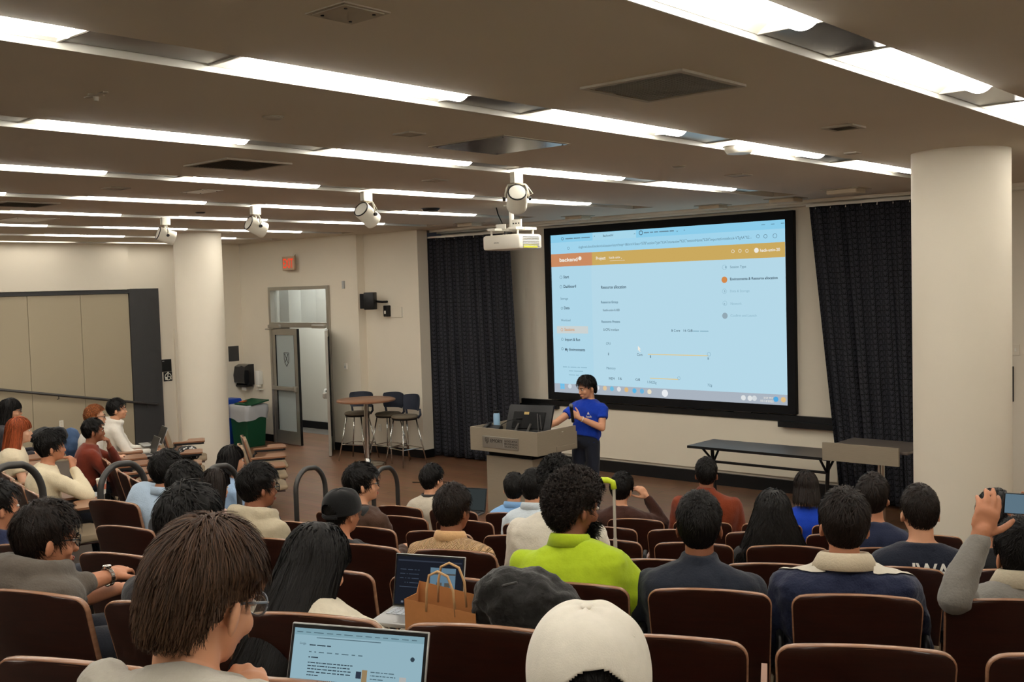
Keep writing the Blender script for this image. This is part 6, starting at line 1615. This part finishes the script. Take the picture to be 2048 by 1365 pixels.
def ltext(L_, w, d, s, x, z, x1, cap, m):      # unreadable line of type: word-long dashes
    mb = MB(); tot = max(1, len(s)); X = lambda i: -w*0.47+w*0.94*(x+(x1-x)*i/tot); i = 0; z0 = d*0.05+d*0.90*z
    for word in s.split(' '):
        if word: mb.box((X(i),-0.0023,z0),(X(i+len(word)*0.92),-0.0019,z0+cap*0.62))
        i += len(word)+1
    return mb.build('text_line', m, L_)
# the bright one
lo_ = depth(648, 1534, 1.98)
o, L_, w, d = laptop(tuple(lo_), math.radians(24), 0.305, None, 108, 'page')
tag(o, 'open silver laptop with light blue search results page, nearest us', 'laptop')
lpatch(L_, w, d, 0, 0, 1, 1, emission_mat('laptop_page', (160,196,210), 0.72), 'display')
lm, ld = scr_mat('grey',(96,124,136)), scr_mat('ink',(60,76,88))
lpatch(L_, w, d, 0, 0.93, 1, 1, scr_mat('tabs',(150,190,204)), 'tab_strip', 0.0016)
ltext(L_, w, d, 'Inbox  Docs  Schedule  Notes  Maps  Results  Forum  Guide  Labs  Wiki  Search  Music  Help', 0.02, 0.955, 0.95, 0.0026, lm)
ltext(L_, w, d, 'search?q=lecture+hackathon+notebook+resources&hl=en&source=results&page=1', 0.18, 0.905, 0.72, 0.0026, lm)
text('Google', -w*0.47+w*0.94*0.05, -0.0022, d*0.05+d*0.90*0.83, w*0.94*0.05, 0.0045, lm, L_, 'screen_text', extrude=0.0001); ltext(L_, w, d, 'notebook environment setup', 0.13, 0.825, 0.30, 0.0035, ld)
ltext(L_, w, d, 'All   AI   Images   Videos   News   Shopping   More   Tools', 0.13, 0.755, 0.55, 0.003, lm)
ltext(L_, w, d, 'AI Overview', 0.13, 0.70, 0.21, 0.0035, ld)
for i, (s_, x1) in enumerate([('The notebook runs in a shared container where every team gets the same',0.48),('image, packages and resources and can be started from the session list',0.46),('after sign in. Choose a preset before launch and wait until ready',0.47),('Sessions stop after idle time so save often',0.47),('to your own folder',0.22)]): ltext(L_, w, d, s_, 0.13, 0.645-0.032*i, x1, 0.0032, ld)
lpatch(L_, w, d, 0.51, 0.53, 0.55, 0.60, scr_mat('thumb1',(56,66,84)), 'thumbnail', 0.002); lpatch(L_, w, d, 0.555, 0.49, 0.595, 0.62, scr_mat('thumb2',(176,150,110)), 'thumbnail', 0.002)
for i, (s_, x1) in enumerate([('Getting started with shared notebooks',0.80),('A short guide for first time users of',0.81),('the course platform',0.72)]): ltext(L_, w, d, s_, 0.62, 0.60-0.035*i, x1, 0.003, lm)
lpatch(L_, w, d, 0.84, 0.50, 0.89, 0.58, scr_mat('thumb3',(206,206,204)), 'thumbnail', 0.002); lpatch(L_, w, d, 0.13, 0.20, 0.50, 0.43, scr_mat('thumb4',(34,38,58)), 'video_still', 0.002); lpatch(L_, w, d, 0.84, 0.36, 0.88, 0.42, scr_mat('thumb1',(56,66,84)), 'thumbnail', 0.002)
ltext(L_, w, d, 'Show more results about sessions and presets', 0.13, 0.46, 0.44, 0.003, lm); ltext(L_, w, d, 'Video guide', 0.62, 0.44, 0.80, 0.003, lm)
MB().lathe([(0.001,0),(0.0045,0),(0.0045,0.0004),(0.001,0.0004)],16,(w*0.40,-0.002,d*0.74),Matrix.Rotation(math.pi/2,3,'X')).build('profile_badge', ld, L_)
# the dark one beside the paper bag
lo_ = depth(832, 1242, 3.42)
o, L_, w, d = laptop(tuple(lo_), math.radians(22), 0.255, None, 104, 'editor')
tag(o, 'open laptop with dark editor screen beside the paper bag', 'laptop')
lpatch(L_, w, d, 0, 0, 1, 1, emission_mat('laptop_dark', (34,37,46), 0.6), 'display')
lpatch(L_, w, d, 0.52, 0.05, 0.90, 0.80, scr_mat('pane',(110,140,160)), 'side_window', 0.0016); lpatch(L_, w, d, 0.52, 0.66, 0.90, 0.69, scr_mat('pane_bar',(90,84,76)), 'window_bar', 0.002)
lpatch(L_, w, d, 0.62, 0.38, 0.70, 0.50, scr_mat('blot',(96,92,84)), 'picture', 0.002); lpatch(L_, w, d, 0.74, 0.38, 0.82, 0.50, scr_mat('blot',(96,92,84)), 'picture', 0.002)
lpatch(L_, w, d, 0.02, 0.90, 0.98, 0.93, scr_mat('bar',(60,66,80)), 'menu_bar', 0.0016)
for i in range(14): lpatch(L_, w, d, 0.10+0.055*i, 0.035, 0.135+0.055*i, 0.075, scr_mat('dock',(120,126,136)), 'dock_icon', 0.002)
for i in range(5): ltext(L_, w, d, ['import numpy as np','model = load(path)','for x in batch:','    y = model(x)','print(y.shape)'][i], 0.06, 0.72-0.09*i, 0.36, 0.004, scr_mat('code',(70,80,96)))
for (px, py, Z, rz, w, lb, lid) in [(300,890,row_floor(5)+0.69,-0.30,0.31,'open grey laptop of the white hoodie, seen edge on',112),(285,912,row_floor(5)+0.62,-0.28,0.31,'open grey laptop in front of the maroon shirt',110)]:
    q = onZ(px, py, Z); o, L_, w, d = laptop(tuple(q), rz, w, None, lid); tag(o, lb, 'laptop')
q = onZ(930, 1030, row_floor(6)+0.69); o, L_, w, d = laptop(tuple(q), math.radians(18), 0.3, None, 105, m=M_dkgrey); tag(o, 'dark laptop in front of the off-white polo shirt', 'laptop')
lpatch(L_, w, d, 0, 0, 1, 1, scr_mat('dim',(60,66,66)), 'display')
# raised phone
Rp = Matrix.Rotation(PHON['root'].rotation_euler.z,3,'Z'); 
def world_of(pd, v): r = pd['root']; return Matrix.Rotation(r.rotation_euler.z,3,'Z') @ Vector(v) + r.location
def phone(loc, R3, label, screen_rgb, s=1.0, k=0.7):
    o = empty('smartphone', loc); o.rotation_mode = 'QUATERNION'; o.rotation_quaternion = R3.to_quaternion()
    MB().bbox((0,0,0),(0.155*s,0.009,0.075*s),0.004).build('phone_body', M_black, o, auto=30)
    MB().box((-0.072*s,-0.0055,-0.034*s),(0.072*s,-0.005,0.034*s)).build('display', emission_mat('phone_%d'%screen_rgb[0], screen_rgb, k, sampled=False), o)
    MB().bbox((0.055*s,0.006,0.018*s),(0.03*s,0.004,0.03*s),0.001).build('camera_bump', M_dkgrey, o)
    return tag(o, label, 'phone')
hw_ = PHON['ends'][0][2]
phone(world_of(PHON, hw_+Vector((0.165,0.03,0.105))), Rp @ Matrix.Rotation(math.radians(4),3,'Y'), 'black smartphone raised sideways to film the stage', (104,130,146), 1.0)
hw_ = EDG2['ends'][1][2]; Rp2 = Matrix.Rotation(EDG2['root'].rotation_euler.z,3,'Z')
phone(world_of(EDG2, hw_+Vector((0.03,0.08,0.075))), Rp2 @ Matrix.Rotation(math.radians(-55),3,'Y') @ Matrix.Rotation(math.radians(30),3,'X'), 'dark smartphone in the hand at the left picture edge', (90,110,124), 0.9, 0.5)
hw_ = P4['ends'][1][2]
phone(world_of(P4, hw_+Vector((-0.06,0.09,-0.035))), Rp2 @ Matrix.Rotation(math.radians(70),3,'X'), 'dark smartphone under the hands of the grey hoodie', (40,44,50), 0.9, 0.4)
# paper bag
kb = empty('paper_bag', tuple(depth(893, 1254, 3.28)), math.radians(24))
M_kraft = mat('kraft_paper', rgb=(176,118,68), rough=0.85, noise=0.06, nscale=30, bump=0.1, bscale=40)
w_, d_, h_ = 0.235, 0.10, 0.25
f_ = MB(); z0 = -0.155
f_.loft([[(-w_/2,-d_/2,z),(w_/2,-d_/2,z),(w_/2+0.0,0.0,z),(w_/2,d_/2,z),(-w_/2,d_/2,z),(-w_/2,0.0,z)] if z < 0.0 else [(-w_/2,-d_/2,z-0.0),(w_/2,-d_/2*1.1,z-0.03),(w_/2-0.015,0.0,z-0.02),(w_/2,d_/2,z-0.01),(-w_/2+0.01,d_/2,z+0.03),(-w_/2+0.02,0.0,z+0.005)] for z in (z0,-0.05,0.095)], False)
f_.add([(-w_/2,-d_/2,z0),(w_/2,-d_/2,z0),(w_/2,d_/2,z0),(-w_/2,d_/2,z0)],[(0,1,2,3)])
bg = f_.build('bag_body', M_kraft, kb); sm = bg.modifiers.new('Thickness','SOLIDIFY'); sm.thickness = 0.0015; BAKE.append(bg)
M_tw = mat('twisted_paper_handle', rgb=(196,158,112), rough=0.8)
for y in (-d_/2, d_/2):
    MB().tube([(-0.045+0.0,y,0.06),(-0.042,y,0.13),(-0.03,y-0.005,0.175),(0.0,y-0.01,0.19),(0.03,y-0.005,0.175),(0.045,y,0.13),(0.05,y,0.05)],0.0042,8).build('handle', M_tw, kb, smooth=True)
tag(kb, 'brown paper bag with twisted handles behind a chair back', 'bag')
# soft lumps: jacket, backpack, denim, patterned bag
def lump(name, label, cat, loc, blobs, m, vox=0.012, fold=0.03, rz=0.0):
    o = empty(name, tuple(loc), rz); mb = MB()
    for c_, r_, e in blobs: mb.ell(c_, r_, Euler(e).to_matrix())
    q = mb.build('fabric', m, o); remesh(q, vox, 4, fold, fold*0.6); return tag(o, label, cat)
ja = lump('black_jacket','black jacket heaped over a chair beside the paper bag','jacket', depth(1052,1216,3.18), [((0,0,0.01),(0.17,0.10,0.115),(0,0.25,0)),((-0.09,0.02,0.0),(0.09,0.07,0.07),(0,-0.5,0)),((0.10,0.0,-0.03),(0.10,0.08,0.09),(0,0.5,0)),((0.02,-0.03,-0.12),(0.16,0.07,0.14),(0,0,0)),((-0.05,0.02,0.05),(0.08,0.06,0.055),(0,-0.4,0))], C('black_nylon',(34,33,32),rough=0.6), 0.008, 0.045, math.radians(24))
zp = MB().tube([(-0.15,-0.05,0.02),(-0.08,-0.07,0.075),(0.0,-0.08,0.10)],0.004,6).build('zip_edge', M_dkgrey, ja)
lump('black_backpack','black backpack lying behind the cream fleece','backpack', onZ(98,872,1.12), [((0,0,0),(0.24,0.14,0.10),(0,0,0)),((-0.15,0,-0.02),(0.12,0.1,0.06),(0,0,0)),((0.1,0,0.05),(0.12,0.09,0.06),(0,0,0))], C('black_bag',(26,26,28)), 0.016, 0.03, math.radians(30))
lump('denim_jacket','blue denim jacket over a chair behind the cream fleece','jacket', onZ(140,878,1.02), [((0,0,0),(0.09,0.12,0.14),(0,0.2,0)),((0.06,0,-0.12),(0.08,0.1,0.14),(0,0,0))], C('denim',(72,94,128)), 0.014, 0.03)
def pattern_mat():
    m = cloth('black_white_print',(40,40,42)); nt = m.node_tree; b = nt.nodes['Principled BSDF']; tc = nt.nodes.new('ShaderNodeTexCoord'); v = nt.nodes.new('ShaderNodeTexVoronoi'); v.inputs['Scale'].default_value = 22; cr = nt.nodes.new('ShaderNodeValToRGB'); cr.color_ramp.interpolation = 'CONSTANT'
    cr.color_ramp.elements[0].color = (0.6,0.58,0.55,1); cr.color_ramp.elements[1].position = 0.32; cr.color_ramp.elements[1].color = (0.012,0.012,0.014,1)
    nt.links.new(tc.outputs['Object'], v.inputs[0]); nt.links.new(v.outputs['Distance'], cr.inputs[0]); nt.links.new(cr.outputs[0], b.inputs['Base Color']); return m
lump('patterned_bag','black and white patterned bag on an empty chair by the column','bag', onZ(376,906,row_floor(6)+0.62), [((0,0,0),(0.15,0.12,0.10),(0,0,0)),((0.1,0,-0.02),(0.1,0.1,0.07),(0,0,0)),((-0.1,0,0.02),(0.08,0.08,0.06),(0,0,0))], pattern_mat(), 0.014, 0.02)
# cup, notebook on the aisle tablet
q = onZ(204, 988, row_floor(4)+0.69); cu_ = empty('paper_cup', tuple(q))
MB().lathe([(0.001,0),(0.030,0),(0.031,0.004),(0.041,0.115),(0.043,0.118),(0.041,0.12)],24).build('cup_body', M_white, cu_, auto=40); MB().lathe([(0.043,0.117),(0.044,0.122),(0.040,0.13),(0.001,0.132)],24).build('cup_lid', M_white, cu_, auto=40)
MB().ring([(0.0345,0.04),(0.0385,0.085),(0.0388,0.085),(0.0348,0.04)],24).build('red_print_band', mat('red_print', rgb=(196,110,84), rough=0.6), cu_)
tag(cu_, 'white paper cup with red print on the tablet by the aisle', 'cup')
q = onZ(188, 992, row_floor(4)+0.687); nb = empty('notepad', tuple(q), 0.4); MB().bbox((0,0,0.006),(0.1,0.15,0.012),0.002).build('pages', M_white, nb); MB().bbox((0,0,0.0135),(0.102,0.152,0.002),0.0005).build('cover', M_vent, nb); tag(nb, 'small notepad beside the paper cup', 'notepad')
# suitcase with a lime pull handle
q = depth(1226, 1120, 5.45); sc2 = empty('trolley_suitcase', (q[0], q[1], row_floor(3)), math.radians(25))
M_lime = mat('lime_plastic', rgb=(196,214,40), rough=0.4); M_sc = mat('suitcase_shell', rgb=(70,74,78), rough=0.4)
MB().bbox((-0.1,0,0.30),(0.36,0.22,0.50),0.04).build('case_shell', M_sc, sc2, auto=30)
for x in (-0.20,0.0):
    MB().cyl((x,0.07,0.5),(x,0.07,0.82),0.0105,12).build('outer_tube', mat('handle_tube', rgb=(196,190,178), rough=0.35, metal=0.3), sc2); MB().cyl((x,0.07,0.80),(x,0.07,1.10),0.008,12).build('inner_tube', MATS['handle_tube'], sc2)
MB().tube([(-0.20,0.07,1.08),(-0.195,0.07,1.115),(-0.17,0.07,1.125),(-0.03,0.07,1.125),(-0.005,0.07,1.115),(0.0,0.07,1.08)],0.016,10).build('pull_handle', M_lime, sc2, smooth=True)
for x in (-0.25,0.05):
    for y in (-0.08,0.08): MB().lathe([(0.025,-0.012),(0.025,0.012)],14,(x,y,0.026),Matrix.Rotation(math.pi/2,3,'Y')).build('wheel', M_black, sc2, auto=40)
tag(sc2, 'suitcase with tall metal pull handle topped in lime plastic', 'suitcase')
# cable on the stage floor
q = onZ(825, 965, 0.006); cb_ = MB().tube([(0.0,0,0),(0.25,0.12,0),(0.5,0.05,0),(0.7,0.15,0),(0.6,0.3,0),(0.3,0.25,0),(0.1,0.35,0)],0.006,6).build('floor_cable', M_black, smooth=True); cb_.location = tuple(q); tag(cb_, 'thin black cable curled on the stage floor', 'cable')
# chairs under the two people nearest us
for pd, lb in ((P1,'wooden chair under the person leaning over the bright laptop'),(P2,'wooden chair under the person in the white cap')):
    r = pd['root']; a_ = r.rotation_euler.z; place_chair(r.location.x+0.24*math.sin(a_), r.location.y-0.24*math.cos(a_), r.location.z, a_, lb)
# ------------------------------------------------------------------ bake the grown surfaces into plain meshes
bpy.context.view_layer.update()
dgb = bpy.context.evaluated_depsgraph_get()
baked = [(o, bpy.data.meshes.new_from_object(o.evaluated_get(dgb))) for o in BAKE]
for o, me in baked:
    old = o.data; mats_ = list(old.materials); o.modifiers.clear(); o.data = me
    if not len(me.materials):
        for q in mats_: me.materials.append(q)
    bpy.data.meshes.remove(old)
# ------------------------------------------------------------------ turn the lettering into plain meshes
bpy.context.view_layer.update()
dg = bpy.context.evaluated_depsgraph_get()
for o, w in TEXTS:
    me = bpy.data.meshes.new_from_object(o.evaluated_get(dg))
    xs_ = [v.co.x for v in me.vertices]
    k = w/max(1e-6, max(xs_)-min(xs_)) if xs_ and w else 1.0
    n = bpy.data.objects.new('tmp', me); col.objects.link(n)
    n.parent = o.parent; n.location = o.location; n.rotation_euler = o.rotation_euler; n.scale = (k, 1, 1)
    nm = o.name; bpy.data.objects.remove(o); n.name = nm
